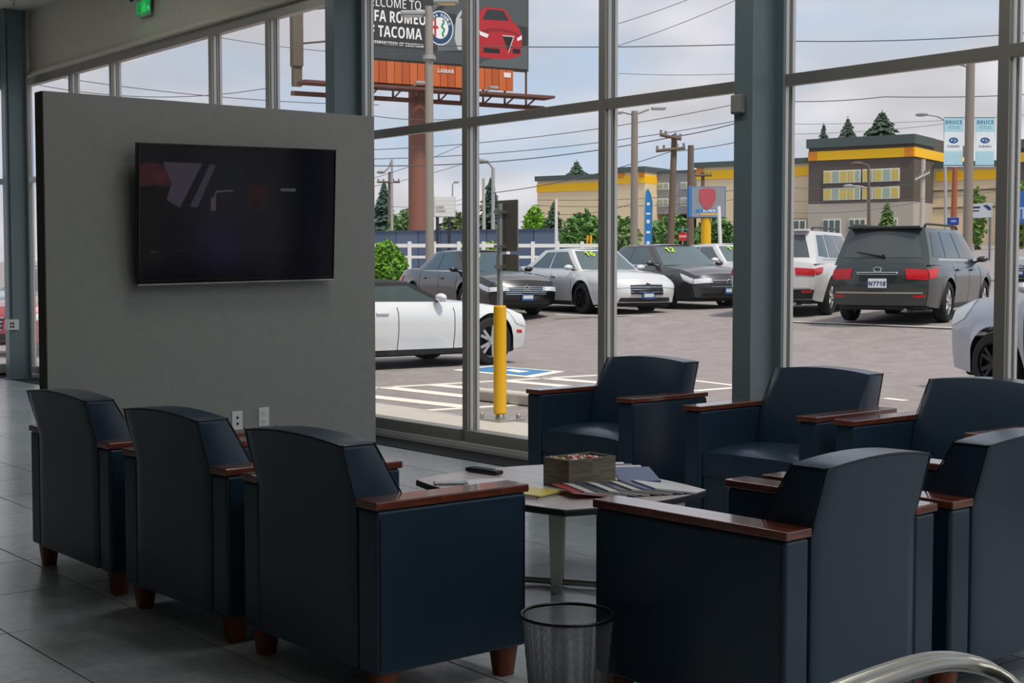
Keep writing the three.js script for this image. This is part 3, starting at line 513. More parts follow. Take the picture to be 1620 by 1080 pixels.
    obj('lower_intake', patch(front, [[-0.85, 0.04], [0.85, 0.04], [0.78, 0.22], [-0.78, 0.22]], 0.01, 10, 2, [1, 0, 0]), darkTrim, c);
    const fp = front(0, 0.3);
    const pl = obj('front_plate', rbox(fp[0] + 0.0, fp[0] + 0.03, fp[1] - 0.075, fp[1] + 0.075, -0.15, 0.15, 0.006), M(0x1d4a80, 0.5), c);
    obj('plate_panel', rbox(fp[0] + 0.029, fp[0] + 0.033, fp[1] - 0.03, fp[1] + 0.045, -0.12, 0.12, 0.001, 1), M(0xc9d3dc, 0.5), pl);
    const b = front(0, gr[2] - 0.03), em = o.emblem === 'shield' ? new THREE.CylinderGeometry(0.09, 0.05, 0.02, 5) : new THREE.TorusGeometry(0.06, 0.012, 8, 24);
    if (o.emblem === 'shield') em.rotateZ(-Math.PI / 2); else em.rotateY(Math.PI / 2);
    em.translate(b[0] + 0.025, b[1] - 0.03, 0); const e = obj('emblem', em, mat.chrome, c);
    if (o.emblem !== 'shield') obj('emblem_bars', [bar([b[0] + 0.025, b[1] + 0.01, -0.035], [b[0] + 0.025, b[1] - 0.08, 0], 0.008), bar([b[0] + 0.025, b[1] + 0.01, 0.035], [b[0] + 0.025, b[1] - 0.08, 0], 0.008)], mat.chrome, e);
  }
  if (o.sticker) { // bright digits on the windshield
    const g = text(o.sticker, 0.17, 0.006); const p = GF(0.42, 0.86), q = GF(0.42, 0.6); const ang = Math.atan2(p[0] - q[0], p[1] - q[1]);
    g.rotateX(ang * -1); g.rotateX(2 * ang * 0); const m = new THREE.Matrix4().makeRotationY(Math.PI / 2); const g2 = text(o.sticker, 0.17, 0.006);
    g2.applyMatrix4(m); g2.applyMatrix4(new THREE.Matrix4().makeRotationZ(-ang)); const mid = GF(0.45, 0.8); g2.translate(mid[0] + 0.02, mid[1] + 0.01, mid[2]); obj('price_digits', g2, stickerGreen, c);
  }
  if (o.extra) o.extra({ c, S, front, rear, GR, GS, RF, T, body, hl, W, Hr, xr, xf, hw });
  return c;
}
// offset of the car's middle from a point of tyre contact
function placeBy(contact, dir, lx, lz, sc = 1) { const n = Math.hypot(...dir), fx = dir[0] / n, fz = dir[1] / n; return [contact[0] - sc * (fx * lx - fz * lz), contact[1], contact[2] - sc * (fz * lx + fx * lz)]; }
const sedanTop = (L, hood, belt, deck) => [[-L / 2, deck - 0.14], [-L / 2 + 0.12, deck - 0.02], [-L / 2 + 0.7, deck + 0.02], [-0.9, belt + 0.02], [0.7, belt], [L / 2 - 1.0, hood + 0.06], [L / 2 - 0.3, hood - 0.02], [L / 2, hood - 0.14]];
const rowDir = [0.982, 0.197];
function sedan(o) {
  const L = o.L || 4.87, hood = o.hood || 0.86, belt = o.belt || 0.95, deck = o.deck || 1.0;
  return car({ W: 1.83, H: 1.46, wb: 2.8, R: 0.34, ...o, L, belt, top: sedanTop(L, hood, belt, deck), g: o.g || [-1.75, -0.75, 0.45, 1.25], pos: o.pos || placeBy(o.contact, o.dir, o.lx, o.lz, o.scale) });
}
sedan({ name: 'dark_sedan', label: 'dark navy parked sedan with chrome barred grille, nearest the hedge', contact: [-24.654,0.345,-20.31], dir: rowDir, lx: 1.42, lz: -0.8, color: 0x0c0e15, metal: 0, slats: 5, grille: [0.6, 0.42, 0.74], head: [0.56, 0.74], sticker: '17', glass: 0x38525c, group: 'cars parked in a row facing the lot' });
sedan({ name: 'white_sedan', label: 'white parked sedan with wide dark grille and dark five-spoke wheels', contact: [-23.367,0.383,-20.719], dir: rowDir, lx: 1.42, lz: 0.8, color: 0xd4d7da, metal: 0.1, slats: 5, grille: [0.5, 0.34, 0.76], head: [0.62, 0.86], emblem: 'shield', sticker: '16', rim: rimDark, glass: 0x55666c, chromeHandles: true, L: 5.0, group: 'cars parked in a row facing the lot' });
sedan({ name: 'grey_sedan', scale: 1.03, label: 'dark grey parked sedan with long chrome headlights beside the white one', contact: [-23.247,0.453,-23.12], dir: rowDir, lx: 1.42, lz: 0.8, color: 0x434349, metal: 0.45, slats: 2, grille: [0.55, 0.46, 0.74], head: [0.62, 0.82], sticker: '12', glass: 0x55666c, group: 'cars parked in a row facing the lot' });
sedan({ name: 'white_sedan', label: 'white sedan mostly hidden behind the dark grey parked sedan', contact: [-25.13,0.579,-27.27], dir: rowDir, lx: 1.42, lz: 0.8, color: 0xdadcde, sticker: '12', glass: 0x5a6b70, group: 'cars parked in a row facing the lot' });
sedan({ name: 'black_wagon', label: 'black vehicle roof showing above the white sedan in the row', contact: [-32.06,0.791,-34.334], dir: [-0.982, -0.1], lx: 1.42, lz: -0.8, color: 0x15181a, H: 1.6, scale: 1.05, group: 'cars parked in a row facing the lot' });
// convertible close to the window, nose towards the bollard
sedan({ name: 'white_convertible', label: 'white two-door convertible with black soft top outside by the hatched lines', contact: [-16.186,-0.003,-12.511], dir: [0.03, -1], lx: 1.65, lz: 0.8, L: 4.6, fx: 1.65, bowF: 0.06, noseF: 0.05, mirror: 0.85, color: 0xdfe3e6, H: 1.24, hood: 0.84, belt: 0.92, deck: 0.95, soft: true, g: [-1.15, -0.5, 0.4, 1.1], side: [[[0.3, 0.22], [0.93, 0.2], [0.86, 0.86], [0.34, 0.84]]], cabinW: [0.88, 0.7], handles: [-0.2], R: 0.345, glass: 0x3c4a4a, noRear: false, extra: ({ c, S, hl }) => { for (const s of [-1, 1]) obj('side_marker', patch(S(s), [[0.962, 0.42], [0.985, 0.42], [0.985, 0.5], [0.962, 0.5]], 0.008, 2, 2, [0, 0, s]), redGlass, c); } });
// large grey sport utility vehicle seen from behind
const suvTop = (L, hood, belt) => [[-L / 2, belt - 0.06], [-L / 2 + 0.15, belt], [0.6, belt], [1.15, belt - 0.02], [L / 2 - 0.5, hood], [L / 2, hood - 0.16]];
function suv(o) { const L = o.L || 4.8; return car({ W: 1.92, H: 1.72, wb: 2.79, R: 0.37, belt: 1.08, sill: 0.26, noseR: 0.07, ...o, L, top: suvTop(L, 1.05, 1.08), g: [-L / 2 + 0.06, -L / 2 + 0.36, 0.5, 1.3], cabinW: [0.93, 0.74], rearWin: [[-0.86, 0.2], [0.86, 0.2], [0.8, 0.88], [-0.8, 0.88]], side: [[[0.05, 0.24], [0.24, 0.2], [0.24, 0.88], [0.07, 0.88]], [[0.27, 0.2], [0.55, 0.2], [0.55, 0.9], [0.27, 0.9]], [[0.58, 0.2], [0.96, 0.2], [0.92, 0.9], [0.58, 0.9]]], handles: [-0.75, 0.3], noFront: true, pos: placeBy(o.contact, o.dir, o.lx, o.lz, o.scale),
  extra: (k) => {
    const { c, rear, GR, RF, hl, W, Hr, S, xr, hw } = k;
    obj('roof_spoiler', rbox(xr(1) - 0.2, xr(1) + 0.12, Hr - 0.01, Hr + 0.035, -hw(1) * 0.9, hw(1) * 0.9, 0.012), k.body, c);
    for (const s of [-1, 1]) { const rl = obj('roof_rail', tube([[xr(1) + 0.1, Hr + 0.02, s * hw(1) * 0.9], [xr(1) + 0.3, Hr + 0.07, s * hw(1) * 0.9], [0.1, Hr + 0.072, s * hw(1) * 0.9], [0.35, Hr + 0.03, s * hw(1) * 0.9]], 0.02, 30, 8), darkTrim, c); }
    obj('rear_bumper', patch(rear, [[-0.99, 0.02], [0.99, 0.02], [0.99, 0.28], [-0.99, 0.28]], 0.035, 14, 3, [-1, 0, 0]), o.bumper || k.body, c);
    obj('bumper_step', patch(rear, [[-0.9, 0.29], [0.9, 0.29], [0.9, 0.33], [-0.9, 0.33]], 0.05, 12, 1, [-1, 0, 0]), mat.steel, c);
    const p = rear(0, 0.62); obj('garnish', rbox(p[0] - 0.035, p[0] + 0.02, p[1] + 0.07, p[1] + 0.12, -0.36, 0.36, 0.015), mat.chrome, c);
    const q = rear(0, 0.52); const pl = obj('number_plate', rbox(q[0] - 0.03, q[0] + 0.02, q[1] - 0.08, q[1] + 0.08, -0.16, 0.16, 0.006), M(0xdfe5ea, 0.5), c);
    if (o.plate) { const g = text(o.plate, 0.075, 0.003); g.rotateY(-Math.PI / 2); g.translate(q[0] - 0.031, q[1] - 0.005, 0); obj('plate_lettering', g, M(0x2a3e6a, 0.6), pl); }
    const w0 = GR(0.0, 0.24); obj('wiper', [bar([w0[0] - 0.03, w0[1] - 0.01, 0.05], [w0[0] - 0.02, w0[1] + 0.07, -0.42], 0.014), bar([w0[0] - 0.02, w0[1], 0.05], [w0[0] - 0.05, w0[1], 0.05], 0.03)], darkTrim, c);
    const b = rear(0, 0.8); const em = new THREE.TorusGeometry(0.055, 0.01, 8, 24); em.rotateY(Math.PI / 2); em.scale(1, 0.75, 1.2); em.translate(b[0] - 0.02, b[1] + 0.02, 0); obj('emblem', em, mat.chrome, c);
    for (const s of [-1, 1]) obj('reflector', patch(rear, [[s * 0.72, 0.2], [s * 0.95, 0.2], [s * 0.95, 0.26], [s * 0.72, 0.26]], 0.04, 4, 1, [-1, 0, 0]), redGlass, c);
    obj('exhaust', bar([-hl - 0.03, 0.24, 0.45], [-hl + 0.4, 0.24, 0.45], 0.035), mat.steel, c);
    obj('tow_hitch', box(-hl - 0.06, -hl + 0.2, 0.3, 0.36, -0.05, 0.05), darkTrim, c);
  } }); }
suv({ name: 'grey_suv', label: 'large dark grey sport utility vehicle seen from behind beyond the window', contact: [-15.044,0.415,-21.832], dir: [-0.353, -0.935], lx: -1.38, lz: 0.82, color: 0x3b4340, metal: 0.4, plate: 'BN77187', tail: [0.62, 0.86], glass: 0x4a5053, group: 'vehicles parked tail towards the window' });
suv({ name: 'white_suv', label: 'white sport utility vehicle with red tail lights partly behind the steel column', contact: [-18.402,0.443,-22.765], dir: [-0.42, -0.908], lx: -1.38, lz: 0.82, L: 4.6, color: 0xd9dadb, tail: [0.66, 0.84], bumper: darkTrim, glass: 0x50595c, group: 'vehicles parked tail towards the window' });
sedan({ name: 'silver_hatchback', label: 'silver hatchback nosing in behind the window chair nearest the frame edge', contact: [-8.84,-0.001,-14.002], dir: [-0.98, -0.2], lx: 1.36, lz: -0.8, color: 0xb9bec8, metal: 0.35, H: 1.62, L: 4.3, hood: 1.06, belt: 1.12, deck: 1.15, R: 0.345, head: [0.7, 0.92], g: [-1.9, -1.4, 0.3, 1.3], glass: 0x39434b, rim: rimDark });
sedan({ name: 'silver_sedan', label: 'small silver car seen past the grey vehicle at the frame edge', contact: [-21.628,0.834,-35.761], dir: [-0.3, 0.95], lx: 1.42, lz: 0.8, color: 0xa9adb0, metal: 0.3 });
// cars glimpsed at the far corner
sedan({ name: 'red_sedan', label: 'red car glimpsed through the narrow far corner windows', contact: [-23.466,-0.002,-8.537], dir: [0.2, 0.98], lx: 1.42, lz: 0.8, color: 0xa3202a });
sedan({ name: 'blue_grey_sedan', label: 'blue-grey car glimpsed through the end window at the frame edge', contact: [-27.238,-0.001,-8.951], dir: [0.2, 0.98], lx: 1.42, lz: 0.8, color: 0x7d8794, metal: 0.3 });

// ---------------------------------------------------------------- outdoors: the ground
{
  const g = structure('ground_lot', 'grey asphalt car lot rising gently away from the building');
  const rows = []; for (const d of [0.11, 2, 5, 8, 10.5, 11.3, 12.2, 13.2, 14, 20, 30, 45, 60, 90, 140, 260]) rows.push(d);
  const parts = [];
  for (let k = 0; k < rows.length - 1; k++) {
    const z0 = GZ - rows[k], z1 = GZ - rows[k + 1], y0 = lot(rows[k]), y1 = lot(rows[k + 1]);
    parts.push(surfGrid((u, v) => [lerp(-240, 160, u), lerp(y0, y1, v), lerp(z0, z1, v)], 8, 1));
  }
  const geo = mergeVertices(mergeGeometries(parts.map((q) => q)), 1e-4); geo.computeVertexNormals();
  const solid = obj('surface', uvBox(ung(geo)), mat.asphalt, g);
  obj('bed', box(-240, 160, -0.6, -0.05, GZ - 60, GZ - 0.11), M(0x3a3836, 0.95), g);
  const s = structure('sidewalk', 'pale concrete walk along the outside of the windows');
  for (let k = 0; k < 16; k++) obj('concrete_panel', rbox(-19 + k * 1.5, -19 + k * 1.5 + 1.49, -0.05, 0.02, GZ - 1.35, GZ - 0.12, 0.004, 1), mat.concrete, s);
  const ew = structure('wall_apron', 'low outer footing beneath the window row');
  obj('footing', box(-18.7, 5.2, -0.3, 0.0, GZ - 0.2, GZ + 0.02), mat.concrete, ew);
}
// painted bay markings
const Q = (p) => [p[0], p[2]];
function paint(name, label, pts, material, group) { return tag(obj(name, slab(pts, 0.001, 0.006), material), label, 'marking', group); }
function line(label, a, b, w, material = mat.paintLine, group = 'painted lines on the lot') {
  const dx = b[0] - a[0], dz = b[1] - a[1], l = Math.hypot(dx, dz), nx = -dz / l * w / 2, nz = dx / l * w / 2;
  return paint('painted_line', label, [[a[0] + nx, a[1] + nz], [b[0] + nx, b[1] + nz], [b[0] - nx, b[1] - nz], [a[0] - nx, a[1] - nz]], material, group);
}

{
  line('long white edge line of the hatched aisle, farther from the glass', Q([-13.862,-0.002,-8.763]), Q([-13.683,-0.002,-12.354]), 0.11);
  line('long white edge line of the hatched aisle, nearer the glass', Q([-11.386,-0.003,-7.771]), Q([-11.2,-0.003,-9.286]), 0.11);
  const hl = [[Q([-13.864,-0.001,-9.162]), Q([-12.225,-0.001,-9.207])], [Q([-13.266,-0.004,-8.386]), Q([-11.304,-0.003,-8.514])], [Q([-13.722,-0,-9.82]), Q([-12.01,-0.004,-9.957])], [Q([-12.345,-0.004,-9.298]), Q([-11.277,-0.003,-9.35])], [Q([-13.737,-0.003,-10.843]), Q([-12.588,-0.002,-10.918])], [Q([-13.797,-0.004,-11.49]), Q([-12.766,-0.002,-11.577])]];
  ['at the convertible sill', 'nearest the partition edge', 'passing behind the bollard', 'in front of the bollard sleeve', 'beyond the bollard', 'farthest towards the parked row'].forEach((w, k) => line('broad hatching line of the access aisle, the one ' + w, ...hl[k], 0.23, mat.paintLine, 'hatching lines of the aisle'));
  paint('painted_square', 'blue painted parking symbol square framed in white beside the hatched lines', [Q([-15.586,-0.002,-11.418]), Q([-15.937,-0.001,-12.341]), Q([-14.442,-0.001,-12.447]), Q([-13.91,-0.003,-11.429])], mat.paintLine);
  const sq = paint('painted_square', 'blue field of the parking symbol square', [Q([-15.479,-0.002,-11.552]), Q([-15.723,-0.001,-12.208]), Q([-14.548,-0.001,-12.315]), Q([-14.183,-0.002,-11.569])], mat.blueLine); sq.position.y = 0.006; sq.userData.label = 'blue inner field of the painted parking symbol beyond the bollard';
  const sy = tag(obj('painted_symbol', [slab([Q([-15.078,-0.003,-11.892]), Q([-15.105,-0.001,-12.099]), Q([-14.656,-0.002,-12.02]), Q([-14.595,-0.004,-11.775])], 0.012, 0.014)], mat.paintLine), 'white parking symbol stroke painted on the blue square', 'marking');
  line('white line on the lot beside the far window chair, upper of two', Q([-12.319,-0.004,-12.697]), Q([-11.374,-0.003,-12.516]), 0.11);
  line('white line on the lot beside the far window chair, lower of two', Q([-11.265,-0.002,-11.611]), Q([-11.271,-0.001,-12.404]), 0.11);
  line('short white line on the lot beside the middle window chair', Q([-9.348,-0.004,-12.565]), Q([-9.061,-0.001,-12.523]), 0.12);
  const up = (o, p) => { o.position.y = groundAt(p[2]) + 0.015; };
  up(line('long pale line at the tails of the parked sport utility vehicles', Q([-18.227,0.373,-20.572]), Q([-13.777,0.37,-20.526]), 0.12), [-15.597,0.373,-20.575]);
  up(line('long pale line at the noses of the parked sedans', Q([-23.218,0.284,-19.775]), Q([-19.934,0.411,-21.729]), 0.12), [-21.243,0.364,-20.488]);
  const ws = tag(obj('wheel_stop', rbox(-0.9, 0.9, 0, 0.12, -0.08, 0.08, 0.03), mat.concrete), 'low concrete wheel stop on the lot behind the yellow bollard', 'wheel stop'); ws.position.set(-11.0, 0.008, -9.1); ws.rotation.y = 0.06;
}
{ // yellow bollard with two sign backs
  const p = [-10.1,-0.003,-7.936];
  const o = thing('sign_bollard', 'yellow sleeved post on a bolted plate carrying two grey sign backs', 'sign post', [p[0], 0.02, p[2]]);
  obj('base_plate', rbox(-0.19, 0.19, 0, 0.02, -0.15, 0.15, 0.004, 1), mat.steel, o);
  for (const x of [-0.14, 0.14]) for (const z of [-0.1, 0.1]) obj('anchor_bolt', [new THREE.CylinderGeometry(0.022, 0.022, 0.02, 6).translate(x, 0.03, z), new THREE.SphereGeometry(0.02, 8, 6).translate(x, 0.045, z)], mat.steel, o);
  obj('foot', bar([0, 0.02, 0], [0, 0.1, 0], 0.045, 12, 0.03), mat.steel, o);
  obj('sleeve', new THREE.LatheGeometry([[0.0, 0.05], [0.058, 0.055], [0.06, 0.07], [0.058, 1.02], [0.05, 1.035], [0, 1.035]].map((q) => new THREE.Vector2(...q)), 28), M(0xe2ac08, 0.45), o);
  obj('pole', bar([0, 1.02, 0], [0, 1.95, 0], 0.028, 14), M(0x9ea4a8, 0.4, 0.6), o);
  const rs = (w, h, y, n) => { const g = new RoundedBoxGeometry(w, h, 0.012, 2, 0.005); g.translate(0.06, y, -0.04); obj(n, ung(g), M(0x77736c, 0.5, 0.3), o); };
  rs(0.3, 0.46, 1.75, 'sign_panel'); rs(0.32, 0.15, 1.42, 'sign_panel');
  obj('bracket', [box(-0.05, 0.05, 1.86, 1.89, -0.04, 0.03), box(-0.05, 0.05, 1.55, 1.58, -0.04, 0.03), box(-0.05, 0.05, 1.37, 1.4, -0.04, 0.03)], mat.steel, o);
}
// ---------------------------------------------------------------- light poles, utility poles, wires
const poleMat = M(0x8a8178, 0.6), woodPole = M(0x6d5d50, 0.9), wireMat = M(0x55595f, 0.8), galv = M(0xa9abab, 0.5, 0.3);
function pole(name, label, base, top, r, m, r2 = r, square = false) { // base [x,z] point, heights taken from the ground up
  const y0 = groundAt(base[2]), o = thing(name, label, 'pole', [base[0], y0, base[2]]);
  const g = new THREE.CylinderGeometry(r2, r, top[1] - y0, square ? 4 : 12); if (square) g.rotateY(Math.PI / 4 + 0.9); g.translate(0, (top[1] - y0) / 2, 0);
  obj('shaft', ung(g), m, o); obj('footing', new THREE.CylinderGeometry(r * 1.6, r * 1.7, 0.3, 14).translate(0, 0.14, 0), mat.concrete, o); o.userData.h = top[1] - y0; return o;
}
function head(o, pts, lens) { // arm and lamp box, offsets in metres from the pole top
  const h = o.userData.h; const [dx, dy, dz] = pts;
  const arm = obj('lamp_arm', bar([0, h - 0.15, 0], [dx * 0.6, h + dy * 0.7, dz * 0.6], 0.05), galv, o);
  const g = new RoundedBoxGeometry(0.62, 0.12, 0.34, 2, 0.04); g.rotateY(Math.atan2(-dz, dx)); g.translate(dx, h + dy, dz); const b = obj('lamp_head', ung(g), galv, o);
  const l = new RoundedBoxGeometry(0.46, 0.03, 0.24, 1, 0.01); l.rotateY(Math.atan2(-dz, dx)); l.translate(dx, h + dy - 0.065, dz); obj('lamp_lens', ung(l), lens, b);
}
const RX = 0.6245, RZ = -0.781;   // one metre across the view, in plan
{
  const a = pole('parking_lot_light', 'tall square lot light in front of the billboard post', [-29.44,1.119,-20.882], [-29.717,7.909,-21.103], 0.15, M(0x9b9489, 0.5), 0.13, true);
  head(a, [RX * 0.42, 0.12, RZ * 0.42], M(0xf0d27a, 0.4)); head(a, [-RX * 0.4, -0.18, -RZ * 0.4], M(0xe9e6dc, 0.4));
  obj('band', [bar([0, 9.0, 0], [0, 9.12, 0], 0.2, 4), bar([0, 6.2, 0], [0, 6.3, 0], 0.2, 4)], galv, a);
  const b = pole('parking_lot_light', 'brown lot light with two arms beside the blue feather flag', [-43.75,2.128,-41.553], [-43.986,7.919,-41.741], 0.17, poleMat, 0.14);
  head(b, [RX * 1.0, 0.12, RZ * 1.0], M(0xe9e6dc, 0.4)); head(b, [-RX * 0.8, -0.05, -RZ * 0.8], M(0xe9e6dc, 0.4));
  const c = pole('parking_lot_light', 'brown lot light carrying the two pale blue banners', [-29.176,2.67,-43.791], [-29.415,8.515,-43.981], 0.17, poleMat, 0.15);
  head(c, [-RX * 1.2, 0.05, -RZ * 1.2], M(0xe9e6dc, 0.4));
  const bt = (m) => canvasTex(256, 700, (x, w, h) => {
    x.fillStyle = '#dfe9ee'; x.fillRect(0, 0, w, h); x.fillStyle = '#a9d3e0'; x.fillRect(0, 0, w, 210); x.fillStyle = '#b4d8e4'; x.fillRect(0, 480, w, 220);
    x.strokeStyle = '#8cc0d2'; x.lineWidth = 3; for (let k = 0; k < 22; k++) { x.beginPath(); x.moveTo(10 + k * 11, 480 + (k * 37) % 60); x.lineTo(10 + k * 11, 690); x.stroke(); }
    x.fillStyle = '#2f6f8e'; x.font = 'bold 74px sans-serif'; x.textAlign = 'center'; x.fillText('BRUCE', w / 2, 100, 236); x.fillStyle = '#6fa5bb'; x.font = 'bold 60px sans-serif'; x.fillText('TITUS', w / 2, 170, 200);
    x.fillStyle = '#1f4f8c'; x.beginPath(); x.ellipse(w / 2, 330, 62, 40, 0, 0, 7); x.fill(); x.fillStyle = '#dfe9ee'; for (const [sx, sy, r] of [[-26, -4, 11], [2, -16, 6], [20, -8, 6], [34, 4, 6], [4, 12, 6], [22, 16, 6]]) { x.beginPath(); x.arc(w / 2 + sx, 330 + sy, r, 0, 7); x.fill(); }
    x.strokeStyle = '#9fb7c8'; x.lineWidth = 5; x.beginPath(); x.ellipse(w / 2, 330, 64, 42, 0, 0, 7); x.stroke();
    x.fillStyle = '#333c4a'; x.font = 'bold 44px sans-serif'; x.fillText('SUBARU', w / 2, 430, 190);
    x.fillStyle = '#2f5f78'; x.fillRect(0, 676, w, 14);
  });
  const tA = bt(0);
  for (const [s, l0, l1, lbl] of [[-1, 0.75, 0.1, 'pale blue vertical banner hanging on the lamp side of the brown pole'], [1, 0.1, 0.78, 'pale blue vertical banner hanging on the window frame side of the brown pole']]) {
    const h = c.userData.h, yTop = [-29.338,6.633,-43.92][1] - groundAt([-29.176,2.67,-43.791][2]), yBot = [-29.268,4.906,-43.864][1] - groundAt([-29.176,2.67,-43.791][2]);
    const wdt = 0.66, pos = [c.position.x + s * RX * (0.14 + wdt / 2 + 0.08), c.position.y + yBot, c.position.z + s * RZ * (0.14 + wdt / 2 + 0.08)];
    const o = thing('pole_banner', lbl, 'banner', pos, Math.atan2(-RZ, RX), 'banners on the brown pole');
    const g = new THREE.BoxGeometry(wdt, yTop - yBot, 0.012); g.translate(0, (yTop - yBot) / 2, 0);
    obj('cloth', ung(g), M(0xffffff, 0.7, 0, { map: tA }), o);
    obj('rod', bar([-s * 0.46, yTop - yBot, 0], [s * 0.34, yTop - yBot, 0], 0.022), galv, o); obj('rod', bar([-s * 0.46, 0, 0], [s * 0.34, 0, 0], 0.022), galv, o);
  }
  // curved street lamps
  const lamp = (label, base, top, tip, r, m = galv) => {
    const y0 = groundAt(base[2]), o = thing('street_lamp', label, 'street lamp', [base[0], y0, base[2]], 0, 'street lamps');
    const T = [top[0] - base[0], top[1] - y0, top[2] - base[2]], E = [tip[0] - base[0], tip[1] - y0, tip[2] - base[2]];
    obj('shaft', bar([0, 0, 0], T, r, 10, r * 0.7), m, o); obj('arm', tube([T, [lerp(T[0], E[0], 0.4), lerp(T[1], E[1], 0.75), lerp(T[2], E[2], 0.4)], E], r * 0.5, 16, 6), m, o);
    const g = new THREE.SphereGeometry(r * 2.2, 10, 6); g.scale(1.8, 0.5, 1); g.translate(...E); obj('lamp_head', g, m, o);
  };
  lamp('curved street lamp behind the pale blue banner', [-53.357,3.488,-77.757], [-53.699,10.66,-77.928], [-54.635,11.019,-76.787], 0.12);
  lamp('street lamp standing among the trees beside the billboard post', [-91.893,3.221,-61.606], [-92.157,9.698,-61.817], [-92.635,8.724,-61.138], 0.13);
  lamp('grey street lamp rising behind the bollard signs', [-71.198,2.89,-55.392], [-71.392,7.632,-55.546], [-71.858,8.07,-55], 0.15);
  lamp('small far street lamp above the marquee sign', [-129.41,4.049,-94.928], [-129.678,10.637,-95.143], [-129.424,10.92,-95.485], 0.12);
  lamp('street lamp in front of the dark storage tower', [-75.273,4.449,-98.532], [-75.418,8.009,-98.648], [-76.456,8.221,-97.367], 0.13);
  lamp('tall lamp reaching in front of the tower windows', [-68.903,4.049,-90.431], [-69.174,9.211,-90.523], [-69.728,9.357,-89.842], 0.15, woodPole);
  // utility poles
  const util = (label, base, top, r, arms, m = woodPole) => {
    const y0 = groundAt(base[2]), o = thing('utility_pole', label, 'utility pole', [base[0], y0, base[2]]), T = [top[0] - base[0], top[1] - y0, top[2] - base[2]];
    obj('shaft', bar([0, -0.1, 0], T, r, 10, r * 0.75), m, o);
    for (const [dy, half, tilt] of arms) { const y = T[1] + dy, ca = obj('crossarm', bar([-RX * half, y - tilt * half, -RZ * half], [RX * half, y + tilt * half, RZ * half], 0.11, 4), m, o); for (const k of [-0.9, -0.45, 0.45, 0.9]) obj('insulator', bar([RX * half * k, y + tilt * half * k, RZ * half * k], [RX * half * k, y + tilt * half * k + 0.28, RZ * half * k], 0.07, 8), M(0x7e7f80, 0.5), ca); }
  };
  util('wooden utility pole with two crossarms above the blue feather flag', [-57.086,2.724,-56.994], [-57.179,8.817,-57.386], 0.22, [[-0.15, 0.6, -0.2], [-0.85, 0.82, 0.1]]);
  util('plain wooden utility pole beside the two-armed one', [-59.905,2.92,-61.502], [-60.115,8.64,-61.717], 0.24, []);
  util('short wooden utility pole behind the grey sign', [-83.955,4.715,-87.695], [-84.145,9.39,-87.847], 0.2, [[-0.3, 0.7, 0]]);
  util('rusty brown pole between the banners and the dark tower', [-44.242,3.306,-65.089], [-44.319,6.726,-65.278], 0.18, [], M(0x9a5a40, 0.8));
  util('pale wooden pole at the edge of the dark tower', [-60.374,3.941,-85.054], [-60.495,8.944,-85.32], 0.2, [[-1.2, 0.5, 0.5]], M(0xb4aea4, 0.8));
  util('slim wooden utility pole among the conifers by the billboard post', [-105.434,3.486,-70.349], [-105.656,9.79,-70.598], 0.14, [[-0.9, 1.0, 0]]);
  util('white painted pole in front of the tan building', [-51.145,2.42,-43.553], [-51.233,4.586,-43.624], 0.09, [], M(0xdad8d2, 0.6));
  util('thin pale pole between the bollard signs and the window frame', [-79.492,2.922,-61.057], [-79.71,7.616,-61.176], 0.14, [], M(0xb8b2a6, 0.7));
}
// overhead wires, from point to point with a little sag
const wireWords = ['running down towards the billboard above the partition', 'sagging above the far end of the partition', 'highest above the middle of the partition', 'the thick one level across the upper panes beside the column', 'the thick one rising across the upper pane past the column', 'just under the billboard catwalk', 'the upper of two rising past the brown lot light', 'the lower of two rising past the brown lot light', 'leading up to the top of the two-armed utility pole', 'leaving the top of the two-armed utility pole', 'slanting up steeply past the billboard post, upper', 'slanting up steeply past the billboard post, lower', 'rising to the lower crossarm of the two-armed pole', 'leaving the lower crossarm of the two-armed pole', 'faint and level below the thick one beside the column', 'slanting to the top corner pane, upper', 'slanting to the top corner pane, lower', 'level above the conifers, first span', 'level above the conifers, second span', 'crossing in front of the conifer tips, upper', 'crossing in front of the conifer tips, lower', 'highest of three across the tan wing', 'middle of three across the tan wing', 'lowest of three across the tan wing', 'highest of three across the dark tower', 'middle of three across the dark tower', 'lowest of three across the dark tower', 'low behind the billboard post, rising', 'low behind the billboard post, level'];
let wireNo = 0;
function wire(a, b, sag = 0.3, r = 0.022) { const pts = []; for (let k = 0; k <= 8; k++) { const t = k / 8; pts.push([lerp(a[0], b[0], t), lerp(a[1], b[1], t) - sag * 4 * t * (1 - t), lerp(a[2], b[2], t)]); } tag(obj('overhead_wire', tube(pts, r * 0.75, 16, 5), wireMat), 'overhead wire, ' + wireWords[wireNo++], 'wire', 'overhead wires'); }
wire([-60.22,9.646,-21.581], [-50.693,8.211,-33.377]); wire([-60.203,9.221,-21.567], [-53.711,8.902,-29.66], 0.5); wire([-64.317,12.693,-32.747], [-57.306,11.857,-41.446]);
wire([-60.04,12.384,-38.07], [-46.862,12.384,-54.553], 0.2, 0.035); wire([-46.865,12.477,-54.556], [-38.361,13.034,-65.24], 0.2, 0.035);
wire([-68.459,10.056,-43.381], [-64.02,9.844,-48.915], 0.3, 0.03); wire([-68.372,7.931,-43.312], [-53.441,11.119,-62.254], 0.6, 0.03); wire([-68.352,7.435,-43.296], [-53.4,10.127,-62.222], 0.6, 0.03);
wire([-68.338,7.081,-43.284], [-57.152,8.71,-57.411], 0.5, 0.04); wire([-57.152,8.71,-57.411], [-53.412,10.411,-62.231], 0.2, 0.04); wire([-76.834,6.675,-48.659], [-72.455,9.266,-54.353], 0.2); wire([-76.818,6.277,-48.646], [-71.916,8.269,-54.944], 0.2);
